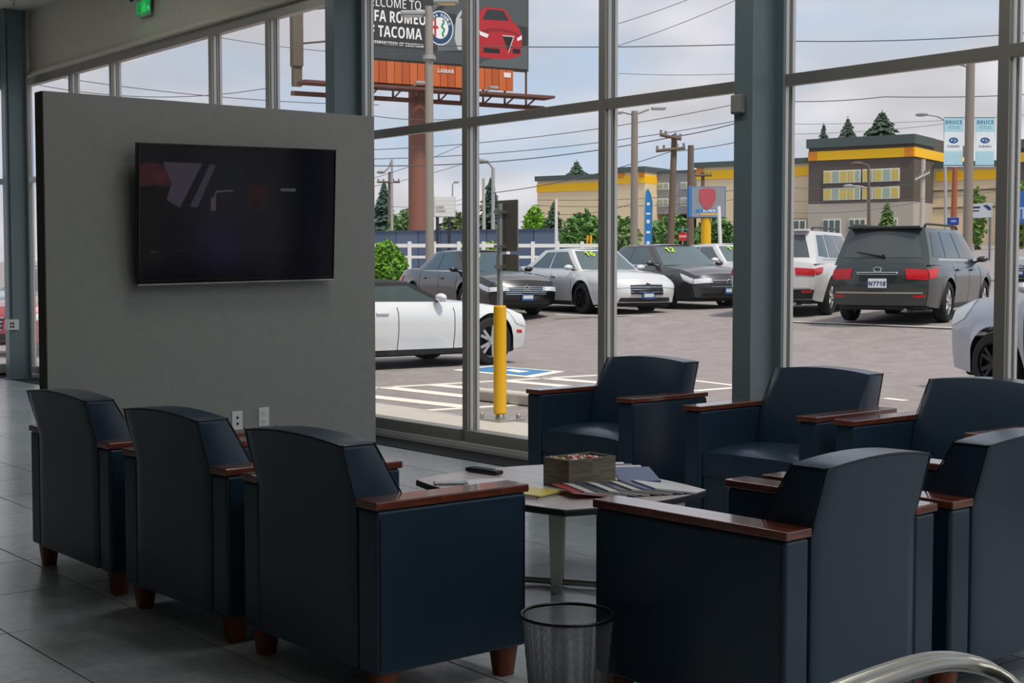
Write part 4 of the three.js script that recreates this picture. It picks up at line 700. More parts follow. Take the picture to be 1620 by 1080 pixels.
wire([-67.366,5.818,-52.413], [-60.876,8.264,-60.734], 0.3, 0.035); wire([-60.876,8.264,-60.734], [-56.693,9.581,-66.075], 0.2, 0.035); wire([-67.151,13.649,-61.352], [-60.179,13.768,-70.082], 0.2);
wire([-52.13,13.251,-48.036], [-48.536,15.421,-52.713], 0.1); wire([-52.086,12.167,-48.001], [-48.401,14.491,-52.804], 0.1);
wire([-46.939,9.532,-54.218], [-43.654,9.749,-58.346], 0.1, 0.03); wire([-43.654,9.749,-58.346], [-38.236,9.966,-65.14], 0.1, 0.03); wire([-66.991,11.423,-77.402], [-56.219,12.043,-90.927], 0.2); wire([-66.962,10.715,-77.379], [-59.518,11.468,-86.753], 0.2);
wire([-57.972,4.933,-48.052], [-49.909,5.796,-58.21], 0.3); wire([-57.96,4.634,-48.043], [-49.887,5.265,-58.192], 0.3); wire([-57.945,4.269,-48.031], [-54.849,4.734,-51.942], 0.3);
wire([-59.881,6.436,-69.844], [-53.918,6.875,-77.338], 0.3); wire([-59.845,5.56,-69.815], [-50.904,6.277,-81.058], 0.3); wire([-59.816,4.842,-69.792], [-54.363,5.56,-76.672], 0.3);
wire([-84.996,4.826,-54.332], [-80.348,6.287,-60.267], 0.3); wire([-85.318,5.933,-54.022], [-80.33,5.845,-60.252], 0.3);

// ---------------------------------------------------------------- billboard
{
  const A = [-73.312,13.561,-45.943], B = [-71.097,14.389,-58.083], len = Math.hypot(B[0] - A[0], B[2] - A[2]);
  const o = frameAB('billboard', 'large roadside billboard with a red car on a dark poster over an orange skirt', 'billboard', [A[0], 0, A[2]], B);
  const yB = [6.356,13.988][1], yT = yB + 4.45, m = canvasTex(1600, 500, (c, w, h) => {
    c.fillStyle = '#2e3236'; c.fillRect(0, 0, w, h); c.fillStyle = '#4b5356'; c.beginPath(); c.moveTo(900, 0); c.lineTo(w, 0); c.lineTo(w, 200); c.lineTo(820, 150); c.fill();
    c.fillStyle = '#5e6a6c'; c.beginPath(); c.moveTo(760, 260); c.lineTo(1000, 210); c.lineTo(1000, 400); c.lineTo(780, 420); c.fill(); c.fillStyle = '#40474a'; c.fillRect(0, 420, w, 80); c.fillStyle = '#586264'; c.beginPath(); c.moveTo(1180, 470); c.lineTo(w, 330); c.lineTo(w, 500); c.lineTo(1150, 500); c.fill();
    c.fillStyle = '#f1f1ee'; c.textBaseline = 'alphabetic'; c.font = '84px sans-serif'; c.fillText('WELCOME TO', 120, 150, 530); c.font = 'bold 104px sans-serif'; c.fillText('ALFA ROMEO', 120, 250, 560); c.fillText('OF TACOMA', 120, 352, 520); c.font = 'bold 34px sans-serif'; c.fillText('THE INTERSECTION OF EMOTION', 120, 405, 560);
    // round emblem
    const ex = 800, ey = 260, er = 118; c.fillStyle = '#e9edf0'; c.beginPath(); c.arc(ex, ey, er, 0, 7); c.fill(); c.fillStyle = '#24456e'; c.beginPath(); c.arc(ex, ey, er - 8, 0, 7); c.fill(); c.fillStyle = '#eef1f1'; c.beginPath(); c.arc(ex, ey, er - 44, 0, 7); c.fill();
    c.fillStyle = '#c22a30'; c.fillRect(ex - 52, ey - 62, 18, 124); c.fillRect(ex - 70, ey - 12, 54, 20); c.strokeStyle = '#1f8a56'; c.lineWidth = 15; c.beginPath(); c.moveTo(ex + 22, ey - 56); c.bezierCurveTo(ex + 60, ey - 36, ex - 10, ey - 16, ex + 28, ey); c.bezierCurveTo(ex + 58, ey + 16, ex, ey + 30, ex + 34, ey + 58); c.stroke();
    c.fillStyle = '#e9edf0'; c.font = 'bold 30px sans-serif'; for (let k = 0; k < 10; k++) { c.save(); c.translate(ex, ey); c.rotate(-1.1 + k * 0.25); c.fillText('ALFA ROMEO'[k], -9, -er + 38); c.restore(); }
    // pale car behind, red car in front
    c.fillStyle = '#b9c0c4'; c.beginPath(); c.moveTo(930, 330); c.lineTo(940, 190); c.quadraticCurveTo(980, 100, 1090, 90); c.lineTo(1150, 120); c.lineTo(1150, 400); c.lineTo(960, 400); c.fill(); c.fillStyle = '#343a40'; c.beginPath(); c.moveTo(975, 180); c.lineTo(1010, 125); c.lineTo(1090, 115); c.lineTo(1090, 185); c.fill();
    c.fillStyle = '#b3202c'; c.beginPath(); c.moveTo(1120, 430); c.lineTo(1110, 230); c.quadraticCurveTo(1150, 100, 1210, 85); c.lineTo(1380, 85); c.quadraticCurveTo(1420, 110, 1450, 165); c.quadraticCurveTo(1540, 200, 1550, 290); c.lineTo(1540, 400); c.quadraticCurveTo(1440, 450, 1300, 440); c.lineTo(1190, 440); c.fill();
    c.fillStyle = '#2a2f36'; c.beginPath(); c.moveTo(1180, 175); c.lineTo(1225, 100); c.lineTo(1375, 100); c.lineTo(1425, 168); c.fill(); c.fillStyle = '#8c1620'; c.beginPath(); c.moveTo(1150, 260); c.quadraticCurveTo(1330, 190, 1530, 260); c.lineTo(1530, 275); c.quadraticCurveTo(1330, 215, 1150, 285); c.fill();
    c.fillStyle = '#e8ecef'; c.beginPath(); c.moveTo(1150, 255); c.lineTo(1240, 275); c.lineTo(1225, 300); c.lineTo(1160, 285); c.fill(); c.beginPath(); c.moveTo(1545, 260); c.lineTo(1500, 285); c.lineTo(1505, 305); c.lineTo(1545, 290); c.fill();
    c.fillStyle = '#16181b'; c.beginPath(); c.moveTo(1365, 275); c.lineTo(1470, 275); c.lineTo(1420, 390); c.fill(); c.strokeStyle = '#d5d9dc'; c.lineWidth = 7; c.stroke(); c.fillStyle = '#16181b'; c.fillRect(1190, 370, 150, 34); c.fillRect(1460, 360, 70, 34);
  });
  const pf = new THREE.BoxGeometry(len, yT - yB, 0.05); pf.translate(len / 2, (yT + yB) / 2, 0.03); obj('poster', ung(pf), M(0xffffff, 0.6, 0, { map: m }), o);
  obj('poster_frame', [box(-0.1, len + 0.1, yB - 0.12, yT + 0.12, -0.5, 0.0)], M(0x54493f, 0.8), o);
  const nb = 22, sw = (len * 0.915) / nb; const sm = [M(0xc2622f, 0.7), M(0xb5592b, 0.7), M(0xcb6a36, 0.7)];
  for (let k = 0; k < nb; k++) obj('skirt_board', rbox(0.02 + k * sw, 0.02 + (k + 1) * sw - 0.03, yB - 1.45, yB - 0.14, 0.02, 0.08, 0.01, 1), sm[k % 3], o);
  obj('skirt_backing', box(0, len * 0.915, yB - 1.42, yB - 0.14, -0.05, 0.02), M(0x6e3519, 0.9), o);
  { const g = text('LAMAR', 0.24, 0.03); g.translate(len * 0.53, yB - 0.48, 0.09); obj('name_plate', g, mat.white, o); obj('number_tag', box(len * 0.86, len * 0.9, yB - 0.6, yB - 0.3, 0.085, 0.1), mat.white, o); }
  const bm = M(0x6e4a42, 0.8); const ya = yB - 1.75;
  obj('catwalk', box(-3.2, len + 1.2, ya - 0.16, ya, 0.1, 1.5), bm, o); obj('catwalk_beam', box(-3.4, len + 1.3, ya - 0.75, ya - 0.5, -0.3, 0.0), bm, o);
  for (let k = 0; k < 9; k++) obj('bracket', [bar([k * len / 8, ya - 0.6, -0.1], [k * len / 8, ya - 0.1, 1.4], 0.07, 4), bar([k * len / 8, ya - 0.7, -0.15], [k * len / 8, yB, -0.15], 0.08, 4)], bm, o);
  const px = [5.109,13.904][0], gz = A[2] + (B[2] - A[2]) * (px / len); const pm = M(0x8a5b4d, 0.75);
  obj('post', bar([px, groundAt(gz) - 0.2, -1.1], [px, yB + 1, -1.1], 0.56, 24, 0.52), pm, o);
  obj('head_beam', box(px - 4, px + 4, yB - 1.5, yB - 0.7, -1.5, -0.7), pm, o);
  for (const [x, y] of [[len * 0.3, 0], [len * 0.7, 0]]) obj('flood_arm', [bar([x, ya - 0.05, 0.6], [x, ya + 0.1, 2.4], 0.04), rbox(x - 0.3, x + 0.3, ya + 0.05, ya + 0.2, 2.3, 2.6, 0.03)], galv, o);
  // the other face of the sign, seen from its rear edge
  obj('rear_frame', [box(-2.4, -1.75, yB - 0.4, yT + 0.2, -3.2, -2.6), box(-2.35, -1.8, yB - 1.6, yB - 0.4, -3.1, -2.7), bar([-1.75, yB + 1, -2.8], [-0.1, yB + 1, -0.4], 0.08, 4), bar([-1.75, yB + 3, -2.8], [-0.1, yB + 3, -0.4], 0.08, 4)], M(0x6b6258, 0.85), o);
}
// ---------------------------------------------------------------- storage buildings
{
  const A = [-127.392,5.592,-105.599], B = [-84.601,4.957,-118.978];
  const o = frameAB('storage_building', 'long tan storage building with yellow bands and a dark brown tower', 'building', [A[0], 0, A[2]], B);
  const tan = M(0xeed9b4, 0.85, 0, { map: paintTex }), brown = M(0x5d5550, 0.85), grey = M(0x9b9da3, 0.85), cap = M(0x4d5a58, 0.7), yellow = M(0xffc60c, 0.55), orange = M(0xe08a1e, 0.55), pale = M(0xb3aba0, 0.85), wf = M(0xe4e4dc, 0.5), pane = M(0x9fb0a0, 0.1), paneY = M(0xcdb95e, 0.25);
  const base = [0,5.592][1] - 6;
  const block = (n, x0, x1, top, z0, z1, m, y0 = base) => obj(n, box(x0, x1, y0, top, z0, z1), m, o);
  const crown = (x0, x1, top, z1, th = 0.55, ye = 0.5, yh = 0.85) => { obj('cornice', box(x0 - 0.15, x1 + 0.15, top - th, top, z1 - 6, z1 + 0.35), cap, o); obj('yellow_band', box(x0 - 0.02, x1 + 0.02, top - th - ye * 0 - 1.25, top - th - 0.35, z1 - 5, z1 + 0.12), yellow, o); };
  const X = (p) => p[0], Yh = (p) => p[1];
  // wing beside the bollard
  block('wall_block', X([-0.005,10.328]), X([11.219,9.989]), Yh([4.281,11.775]), -30, 0, tan); crown(X([-0.005,10.328]), X([11.219,9.989]), Yh([4.281,11.846]), 0);
  block('wall_block', X([11.058,9.994]), X([14.564,9.888]), Yh([12.491,12.318]), -30, 0.8, tan); crown(X([11.058,9.994]), X([14.564,9.888]), Yh([12.491,12.387]), 0.8);
  for (const [a, b] of [[X([11.219,9.989]), X([11.943,9.967])], [X([13.854,9.91]), X([14.564,9.888])]]) obj('orange_panel', box(a, b, Yh([12.497,11.204]), Yh([12.494,11.761]), 0.8, 0.95), orange, o);
  // grey link with windows
  block('wall_block', X([14.564,9.888]), X([20.497,9.709]), Yh([17.201,11.999]), -30, -2, grey, Yh([17.231,7.271])); obj('cornice', box(X([14.564,9.888]), X([20.497,9.709]), Yh([17.202,11.794]), Yh([17.201,11.999]), -8, -1.8), cap, o);
  block('wall_block', X([14.564,9.888]), X([20.497,9.709]), Yh([17.232,7.202]), -30, -8, M(0x4c4a48, 0.9));
  // wing behind the grey sign
  block('wall_block', X([20.421,9.711]), X([34.05,9.3]), Yh([27.594,12.46]), -30, 0, tan); crown(X([20.421,9.711]), X([34.05,9.3]), Yh([27.593,12.592]), 0);
  obj('orange_panel', box(X([20.497,9.709]), X([21.174,9.689]), Yh([21.01,11.45]), Yh([21.006,11.99]), 0.12, 0.2), orange, o);
  obj('base_band', box(X([26.184,9.538]), X([34.05,9.3]), base, Yh([32.574,6.429]), 0, 0.2), pale, o);
  // dark tower
  const t0 = X([33.981,9.302]), t1 = X([44.773,8.977]), tt = Yh([39.194,14.247]);
  block('tower', t0, t1, tt, -16, 2, brown, Yh([39.28,7.754])); block('tower_base', t0, t1, Yh([39.28,7.754]), -16, 2.05, pale); crown(t0, t1, tt, 2, 0.9);
  for (const s of [[t0, t0 + 0.9], [t1 - 0.9, t1]]) obj('orange_panel', box(s[0], s[1], tt - 2.1, tt - 1.25, 2.1, 2.2), orange, o);
  obj('yellow_band', box(t1 - 0.1, t1 + 0.12, tt - 2.15, tt - 1.25, -15, 2.1), yellow, o);
  // right wing
  block('wall_block', t1, X([52.079,8.756]), Yh([47.457,11.763]), -26, -4, tan); crown(t1 + 0.3, X([52.079,8.756]), Yh([47.456,11.824]), -4);
  block('wall_block', X([52.904,8.731]), X([58.076,8.575]), Yh([53.404,13.536]), -26, -3, brown); crown(X([52.904,8.731]), X([58.076,8.575]), Yh([53.402,13.655]), -3, 0.9);
  for (const y of [Yh([47.5,9.078]), Yh([47.527,7.366])]) obj('string_course', box(t1, X([52.079,8.756]), y - 0.12, y, -4, -3.88), brown, o);
  const win = (x0, x1, y0, y1, z, n, m) => { const f = obj('window', box(x0, x1, y0, y1, z, z + 0.12), wf, o), d = (x1 - x0) / n; for (let k = 0; k < n; k++) obj('pane', box(x0 + k * d + 0.08, x0 + (k + 1) * d - 0.08, y0 + 0.1, y1 - 0.1, z + 0.1, z + 0.16), m[k % m.length], f); };
  for (const [ya, yb2] of [[Yh([39.253,9.774]), Yh([39.236,11.035])], [Yh([39.276,8.07]), Yh([39.26,9.269])]]) for (const [a, b] of [[X([35.608,9.253]), X([38.144,9.177])], [X([38.21,9.175]), X([39.458,9.137])], [X([39.654,9.131]), X([40.759,9.098])], [X([40.824,9.096]), X([43.386,9.019])]]) win(a, b, ya, yb2, 2.0, b - a > 1.8 ? 3 : 2, [paneY, pane, paneY]);
  for (const [a, b] of [[X([31.78,9.369]), X([33.777,9.309])], [X([35.608,9.253]), X([37.481,9.197])], [X([38.342,9.171]), X([40.045,9.119])], [X([42.367,9.049]), X([43.259,9.022])]]) win(a, b, base + 5.0, Yh([39.301,6.174]), 2.05, 3, [M(0x59635f, 0.15)]);
  for (const [ya, yb2] of [[Yh([17.214,9.945]), Yh([17.209,10.699])], [Yh([17.226,8.094]), Yh([17.22,8.986])]]) for (const [a, b] of [[X([14.721,9.883]), X([16.052,9.843])], [X([17.523,9.799]), X([19.132,9.75])]]) win(a, b, ya, yb2, -2.0, 2, [pane]);
}
// ---------------------------------------------------------------- trees, shrubs, hedge
function leafy(n, rx, ry, rz, size, y0, shellK = 0.55) { // flattened leaf cards filling an ellipsoid, each a small bent pair of triangles
  const pos = [];
  for (let i = 0; i < n; i++) {
    const v = new THREE.Vector3(rr(-1, 1), rr(-1, 1), rr(-1, 1)); if (v.length() > 1 || v.length() < shellK * rnd()) { i--; continue; }
    const lump = 0.82 + 0.3 * noise3(v.x * 2.5 + 9, v.y * 2.5, v.z * 2.5 + 4); const c = new THREE.Vector3(v.x * rx * lump, y0 + ry + v.y * ry * lump, v.z * rz * lump);
    const a = new THREE.Vector3(rr(-1, 1), rr(-0.6, 0.6), rr(-1, 1)).normalize(), b = new THREE.Vector3(rr(-1, 1), rr(-1, 1), rr(-1, 1)).cross(a).normalize(), s = size * rr(0.6, 1.3), k = a.clone().cross(b).multiplyScalar(s * 0.25);
    const p = [c.clone().addScaledVector(a, -s), c.clone().addScaledVector(b, s * 0.55).add(k), c.clone().addScaledVector(a, s), c.clone().addScaledVector(b, -s * 0.55).add(k)];
    pos.push(...p[0], ...p[1], ...p[2], ...p[0], ...p[2], ...p[3]);
  }
  const g = new THREE.BufferGeometry(); g.setAttribute('position', new THREE.BufferAttribute(new Float32Array(pos), 3)); g.computeVertexNormals(); return g;
}
function conifer(label, base, topY, halfW, color, group, dens = 1, bare = 0.08) {
  const y0 = groundAt(base[2]), h = topY - y0, o = thing('conifer_tree', label, 'tree', [base[0], y0, base[2]], 0, group), pos = [];
  obj('trunk', bar([0, -0.1, 0], [0, h * 0.97, 0], h * 0.018, 8, h * 0.003), M(0x54463b, 0.9), o);
  const layers = Math.round(38 * dens);
  for (let k = 0; k < layers; k++) {
    const t = k / (layers - 1), y = h * lerp(bare, 0.985, t), R = halfW * Math.pow(1 - t, 0.85) * rr(0.75, 1.12) + 0.05, nb = 11;
    for (let b = 0; b < nb; b++) {
      const an = (b / nb) * 6.283 + k * 1.7 + rr(-0.25, 0.25), r = R * rr(0.7, 1.1), dx = Math.cos(an), dz = Math.sin(an), droop = r * rr(0.12, 0.35), wdt = r * 0.26 + 0.04, hh = h / layers * 1.1;
      for (let s = 0; s < 4; s++) { // spray segments along the bough
        const t0 = 0.12 + s * 0.22, t1 = t0 + 0.34, w0 = wdt * (1 - s * 0.16);
        const P = (q, side, up) => [dx * r * q - dz * side, y - droop * q * q + up, dz * r * q + dx * side];
        pos.push(...P(t0, 0, hh * 0.4), ...P(t1 * 0.9, w0 * 1.1, -hh * 0.3), ...P(t1, 0, 0), ...P(t0, 0, hh * 0.4), ...P(t1, 0, 0), ...P(t1 * 0.9, -w0 * 1.1, -hh * 0.3), ...P(t0, 0, -hh * 0.5), ...P(t1, 0, 0), ...P(t0 + 0.1, 0, hh * 0.5));
      }
    }
  }
  const g = new THREE.BufferGeometry(); g.setAttribute('position', new THREE.BufferAttribute(new Float32Array(pos), 3)); g.computeVertexNormals();
  const f = obj('foliage', g, M(color, 0.85), o); f.userData.kind = 'stuff'; return o;
}
function bush(name, label, base, topY, rx, color, group, n = 700, size = 0.3, stem = true) {
  const y0 = groundAt(base[2]), h = topY - y0, o = thing(name, label, name.includes('tree') ? 'tree' : 'shrub', [base[0], y0, base[2]], 0, group);
  if (stem) obj('trunk', bar([0, -0.1, 0], [0, h * 0.6, 0], h * 0.03, 8, h * 0.01), M(0x5a4a3c, 0.9), o);
  const f = obj('foliage', leafy(n, rx, h * 0.5, rx, size, h * 0.02), M(color, 0.8), o); f.userData.kind = 'stuff'; return o;
}
conifer('slender conifer above the roof, leftmost of the three by the dark tower', [-165.266,15.218,-203.35], [-165.758,27.299,-203.744][1], 5.4, 0x3f5348, 'conifers behind the dark tower');
conifer('middle conifer of the three above the dark tower roof', [-147.919,13.972,-188.062], [-148.409,25.99,-188.453][1], 7, 0x445648, 'conifers behind the dark tower');
conifer('broad conifer, the largest above the dark tower roof', [-124.526,12.238,-165.862], [-124.984,23.484,-166.228][1], 12, 0x415543, 'conifers behind the dark tower', 1.2);
conifer('conifer tip showing beside the column near the tan wing', [-142.318,13.05,-167.73], [-142.678,18.952,-167.773][1], 2.2, 0x3b4d40, 'conifers behind the tan wing');
conifer('conifer tip rising over the tan wing roof', [-158.777,12.779,-139.104], [-158.959,17.242,-139.249][1], 8.5, 0x46604f, 'conifers behind the tan wing');
conifer('ragged conifer by the grey street lamp', [-102.974,3.264,-79.821], [-103.232,9.596,-80.027][1], 2.3, 0x35544a, 'conifers beside the billboard post', 1.2);
conifer('tall thin conifer beside the partition edge', [-109.021,3.264,-72.258], [-109.267,9.308,-72.455][1], 2.1, 0x3d5a4f, 'conifers beside the billboard post', 1.2);
conifer('small conifer in front of the tan wing', [-72.612,2.552,-61.614], [-72.744,5.791,-61.719][1], 1.5, 0x3f5b45, 'trees in front of the tan wing', 0.9);
conifer('bright round-topped pine in front of the dark tower', [-64.36,3.72,-86.465], [-64.461,6.207,-86.545][1], 1.5, 0x5f7a3c, 'trees in front of the dark tower', 0.8, 0.02);
bush('leafy_tree', 'yellow-green tree at the end of the blue wall', [-84.99,2.734,-70.199], [-85.123,5.997,-70.306][1], 0.9, 0x7fb23a, 'trees in front of the tan wing', 700, 0.3);
bush('leafy_tree', 'green spreading tree in front of the tan wing', [-67.569,2.491,-59.898], [-67.662,4.763,-59.972][1], 1.5, 0x5d8a42, 'trees in front of the tan wing', 900, 0.26);
bush('leafy_tree', 'pale green tree between the brown pole and the window frame', [-70.479,2.564,-65.886], [-70.566,4.689,-65.955][1], 1.3, 0x7a9a5c, 'trees in front of the tan wing', 800, 0.24);
bush('leafy_tree', 'green tree behind the blue feather flag', [-64.081,2.491,-64.261], [-64.165,4.563,-64.329][1], 1.7, 0x5f8848, 'trees in front of the grey link', 1000, 0.26);
bush('leafy_tree', 'green tree under the grey sign', [-63.722,2.516,-67.919], [-63.677,4.552,-68.145][1], 1.4, 0x5a8046, 'trees in front of the grey link', 900, 0.26);
bush('leafy_tree', 'tree foliage low beside the billboard post', [-99.561,2.855,-68.021], [-99.691,6.043,-68.125][1], 1.6, 0x6f8f55, 'trees beyond the blue wall', 800, 0.3);
bush('leafy_tree', 'olive tree under the marquee sign', [-96.843,3.014,-71.433], [-96.96,5.884,-71.527][1], 1.6, 0x6c7d4e, 'trees beyond the blue wall', 800, 0.3);
bush('leafy_tree', 'low bright tree between the lamp and the bollard signs', [-86.397,2.88,-68.452], [-86.491,5.169,-68.526][1], 0.9, 0x6d9440, 'trees beyond the blue wall', 700, 0.28);
bush('leafy_tree', 'small bright tree at the far window frame edge', [-61.63,4.195,-99.539], [-61.783,7.945,-99.661][1], 1.2, 0x7b9c4a, 'trees at the frame edge', 700, 0.28);
bush('leafy_tree', 'small green tree below the pale blue banners', [-63.811,5.413,-96.913], [-63.891,7.361,-96.976][1], 0.8, 0x75934a, 'trees at the frame edge', 600, 0.26);
bush('round_hedge', 'clipped bright green hedge beside the dark sedan', [-35.145,1.258,-23.379], [-35.18,2.114,-23.407][1], 0.62, 0x6ea22c, undefined, 2600, 0.09, false);
bush('low_shrub', 'small yellow-green shrub behind the dark sedan', [-47.538,2.128,-36.815], [-47.551,2.446,-36.826][1], 0.5, 0x86a838, undefined, 700, 0.12, false);
// ---------------------------------------------------------------- signs and walls beyond the lot
{
  const A = [-63.896,2.542,-40.443], B = [-53.357,2.466,-45.6], len = Math.hypot(B[0] - A[0], B[2] - A[2]);
  const o = frameAB('boundary_wall', 'low slate blue boundary wall beyond the parked row', 'wall', [A[0], 0, A[2]], B);
  const y1 = [5.998,3.208][1], y0 = 0.5; const n = 9;
  for (let k = 0; k < n; k++) obj('wall_panel', box(k * len / n + 0.02, (k + 1) * len / n - 0.02, y0, y1, -0.1, 0.1), M([0x5c6b86, 0x586781, 0x61708a][k % 3], 0.8), o);
  obj('coping', box(0, len, y1, y1 + 0.08, -0.14, 0.14), M(0x48546c, 0.8), o);
}
{
  const A = [-46.698,2.067,-29.843], B = [-40.759,2.067,-37.271], len = Math.hypot(B[0] - A[0], B[2] - A[2]), o = frameAB('road_railing', 'white low rail along the road beyond the parked row', 'railing', [A[0], 0, A[2]], B), y = [3.17,2.237][1];
  obj('rail', box(0, len, y - 0.08, y + 0.06, -0.05, 0.05), mat.white, o); obj('rail', box(0, len, y - 0.5, y - 0.4, -0.05, 0.05), mat.white, o);
  for (let k = 0; k <= 10; k++) { const x = k * len / 10, z = A[2] + (B[2] - A[2]) * k / 10; obj('rail_post', box(x - 0.07, x + 0.07, groundAt(z) - 0.1, y + 0.15, -0.07, 0.07), mat.white, o); }
}
function signBoard(name, label, A, B, y0, y1, draw, posts, th = 0.3, edge = 0x3a4a5c, cw = 512, ch = 384) {
  const len = Math.hypot(B[0] - A[0], B[2] - A[2]), o = frameAB(name, label, 'sign', [A[0], 0, A[2]], B);
  obj('cabinet', rbox(-0.04, len + 0.04, y0 - 0.04, y1 + 0.04, -th, 0, 0.03), M(edge, 0.5), o);
  const g = new THREE.PlaneGeometry(len, y1 - y0); g.translate(len / 2, (y0 + y1) / 2, 0.008); obj('face', ung(g), M(0xffffff, 0.5, 0, { map: canvasTex(cw, ch, draw) }), o);
  for (const [x, r, c] of posts) obj('post', bar([x * len, groundAt(A[2]) - 0.1, -th / 2], [x * len, y0, -th / 2], r, 14), M(c, 0.5), o);
  return o;
}
{
  const o = signBoard('pylon_sign', 'grey service sign with blue edge on a thick yellow post', [-43.799,4.211,-44.873], [-42.821,4.211,-46.096], [0.774,3.58][1], [0.765,4.868][1], (c, w, h) => {
    c.fillStyle = '#8f949c'; c.fillRect(0, 0, w, h); c.fillStyle = '#2f7fc4'; c.fillRect(0, 0, 44, h); c.fillStyle = '#3a7fc0'; c.fillRect(90, 286, 70, 44); c.fillRect(170, 280, 250, 48);
    c.fillStyle = '#ffffff'; c.font = 'bold 46px sans-serif'; c.textAlign = 'center'; c.fillText('EXPRESS', 292, 321, 230); c.fillStyle = '#e2b64c'; c.fillRect(170, 336, 230, 20);
  }, [[0.5, 0.22, 0xe5b40a]], 0.5, 0x47668c);
  const b = obj('badge', (() => { const s = new THREE.Shape(); s.moveTo(-0.34, 0.42); s.quadraticCurveTo(0, 0.52, 0.34, 0.42); s.lineTo(0.36, 0.0); s.quadraticCurveTo(0.2, -0.36, 0, -0.48); s.quadraticCurveTo(-0.2, -0.36, -0.36, 0); s.closePath(); const g = new THREE.ExtrudeGeometry(s, { depth: 0.02, bevelEnabled: false }); const L1 = [0.796,4.348]; g.translate(L1[0], L1[1], 0.01); return g; })(), M(0xb9545c, 0.5), o);
}
signBoard('marquee_sign', 'white changeable letter board on two dark posts beyond the blue wall', [-57.229,4.263,-40.908], [-56.628,4.263,-41.659], [0.465,3.892][1], [0.467,4.82][1], (c, w, h) => {
  c.fillStyle = '#dcdedc'; c.fillRect(0, 0, w, h); c.strokeStyle = '#9aa0a0'; c.lineWidth = 6; for (let k = 1; k < 5; k++) { c.beginPath(); c.moveTo(0, k * h / 5); c.lineTo(w, k * h / 5); c.stroke(); }
  c.fillStyle = '#2a2f33'; c.font = 'bold 76px sans-serif'; c.fillText('START', 20, 230, 260); c.fillText('COUNT', 20, 305, 260);
}, [[0.12, 0.08, 0x2d2f33], [0.72, 0.08, 0x2d2f33]], 0.25, 0xc8caca);
signBoard('dealer_sign', 'bright blue sign cut off by the frame edge', [-25.407,3.34,-40.544], [-22.806,3.211,-38.976], [1.551,2.794][1], [1.515,3.718][1], (c, w, h) => { c.fillStyle = '#1f74cc'; c.fillRect(0, 0, w, h); c.fillStyle = '#cfe2f4'; c.fillRect(70, 190, 60, 150); c.fillStyle = '#1f74cc'; c.fillRect(88, 215, 24, 125); }, [[0.5, 0.2, 0x8a8f94]], 0.5, 0x1f5fae);
signBoard('vinyl_banner', 'white and blue striped banner on the far fence below the pole banners', [-43.766,4.368,-65.773], [-42.468,4.394,-65.795], [0.642,3.987][1], [0.629,4.678][1], (c, w, h) => { c.fillStyle = '#e8ebee'; c.fillRect(0, 0, w, h); c.fillStyle = '#2b3f63'; c.fillRect(30, 60, 230, 60); c.fillRect(40, 170, 200, 40); for (let k = 0; k < 5; k++) { c.fillStyle = k % 2 ? '#2f5fae' : '#27303c'; c.fillRect(330 + k * 26, 30 + k * 30, 120, 34); } }, [[0.05, 0.06, 0x6d6f72], [0.95, 0.06, 0x6d6f72]], 0.06, 0xb9bfc6);
signBoard('small_blue_sign', 'small dark blue sign showing just above the grey vehicle roof', [-35.526,3.323,-51.939], [-35.277,3.323,-52.25], [0.188,3.217][1], [0.184,3.456][1], (c, w, h) => { c.fillStyle = '#1c3f94'; c.fillRect(0, 0, w, h); c.fillStyle = '#b8c6e6'; c.fillRect(120, 160, 270, 70); }, [[0.5, 0.05, 0x5a5c60]], 0.1, 0x1c3f94);
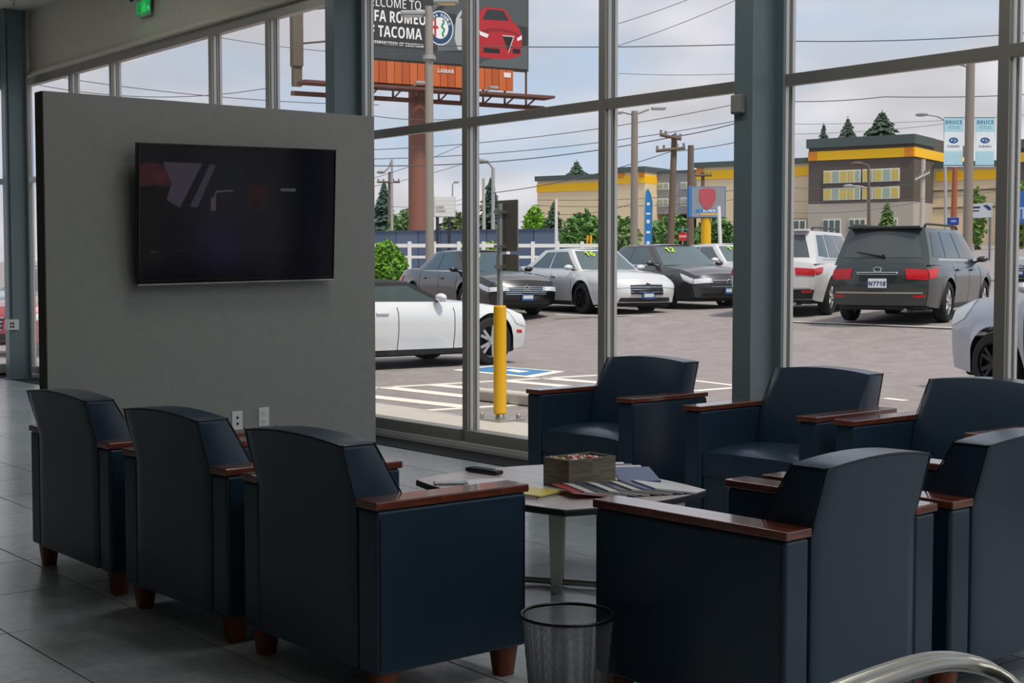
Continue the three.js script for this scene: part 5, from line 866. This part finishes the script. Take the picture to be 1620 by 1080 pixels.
{ // feather flag
  const p = [-34.777,2.046,-33.527], y0 = groundAt(p[2]), top = [-34.858,4.044,-33.592][1] - y0, o = thing('feather_flag', 'tall blue feather flag with white marks beside the brown lot light', 'flag', [p[0], y0, p[2]], Math.atan2(-RZ, RX));
  obj('pole', tube([[0, 0, 0], [-0.02, top * 0.6, 0], [0.02, top * 0.95, 0], [0.12, top, 0]], 0.02, 24, 6), galv, o);
  const s = [[0.0, top * 0.03], [0.22, top * 0.05], [0.24, top * 0.5], [0.26, top * 0.86], [0.2, top * 0.94], [0.1, top], [0.02, top * 0.96], [-0.02, top * 0.6]]; const g = prism(s, 0.012); obj('cloth', ung(g), M(0x1f78bd, 0.7), o);
  for (const [k, w, h] of [[0.84, 0.1, 0.09], [0.74, 0.14, 0.06], [0.66, 0.1, 0.12], [0.55, 0.13, 0.08], [0.44, 0.1, 0.12], [0.33, 0.14, 0.07], [0.22, 0.1, 0.1]]) obj('white_mark', rbox(0.11 - w / 2, 0.11 + w / 2, top * k - h / 2, top * k + h / 2, 0.004, 0.012, 0.003, 1), mat.white, o);
}
{ // stop sign
  const p = [-49.546,2.156,-50.341], y0 = groundAt(p[2]), yc = [-49.576,2.9,-50.366][1] - y0, o = thing('stop_sign', 'red octagonal stop sign beneath the grey service sign', 'sign', [p[0], y0, p[2]], Math.atan2(-RZ, RX));
  obj('post', bar([0, 0, 0], [0, yc + 0.5, 0], 0.03, 8), galv, o); obj('plate', new THREE.CylinderGeometry(0.24, 0.24, 0.012, 8).rotateY(Math.PI / 8).rotateX(Math.PI / 2).translate(0, yc, 0.035), M(0xb8222a, 0.5), o);
  const g = text('STOP', 0.11, 0.004); g.translate(0, yc, 0.042); obj('lettering', g, mat.white, o);
  obj('street_name_plate', box(-0.3, 0.3, yc + 0.3, yc + 0.4, -0.01, 0.01), M(0x2f7a68, 0.5), o);
}
{ // slanted white flag pole beside the service sign
  const p = [-31.066,1.886,-33.344], t = [-31.199,3.32,-33.297]; const o = thing('gate_arm', 'slim white slanted pole in front of the grey service sign', 'pole', [p[0], groundAt(p[2]), p[2]]);
  obj('shaft', bar([0, 0, 0], [t[0] - p[0], t[1] - groundAt(p[2]), t[2] - p[2]], 0.06, 8), mat.white, o);
}
{ // yellow guy-wire marker
  const p = [-45.049,2.207,-39.935], t = [-44.988,2.739,-40.056], y0 = groundAt(p[2]); const o = thing('guy_marker', 'yellow guy wire guards under the green spreading tree', 'marker', [p[0], y0, p[2]]);
  obj('guard', bar([0, 0, 0], [t[0] - p[0], t[1] - y0, t[2] - p[2]], 0.05, 8), M(0xe5a50a, 0.6), o); obj('guard', bar([0.3, 0, 0], [t[0] - p[0] + 0.2, t[1] - y0, t[2] - p[2]], 0.05, 8), M(0xe5a50a, 0.6), o);
}
renderer.render(scene, camera);
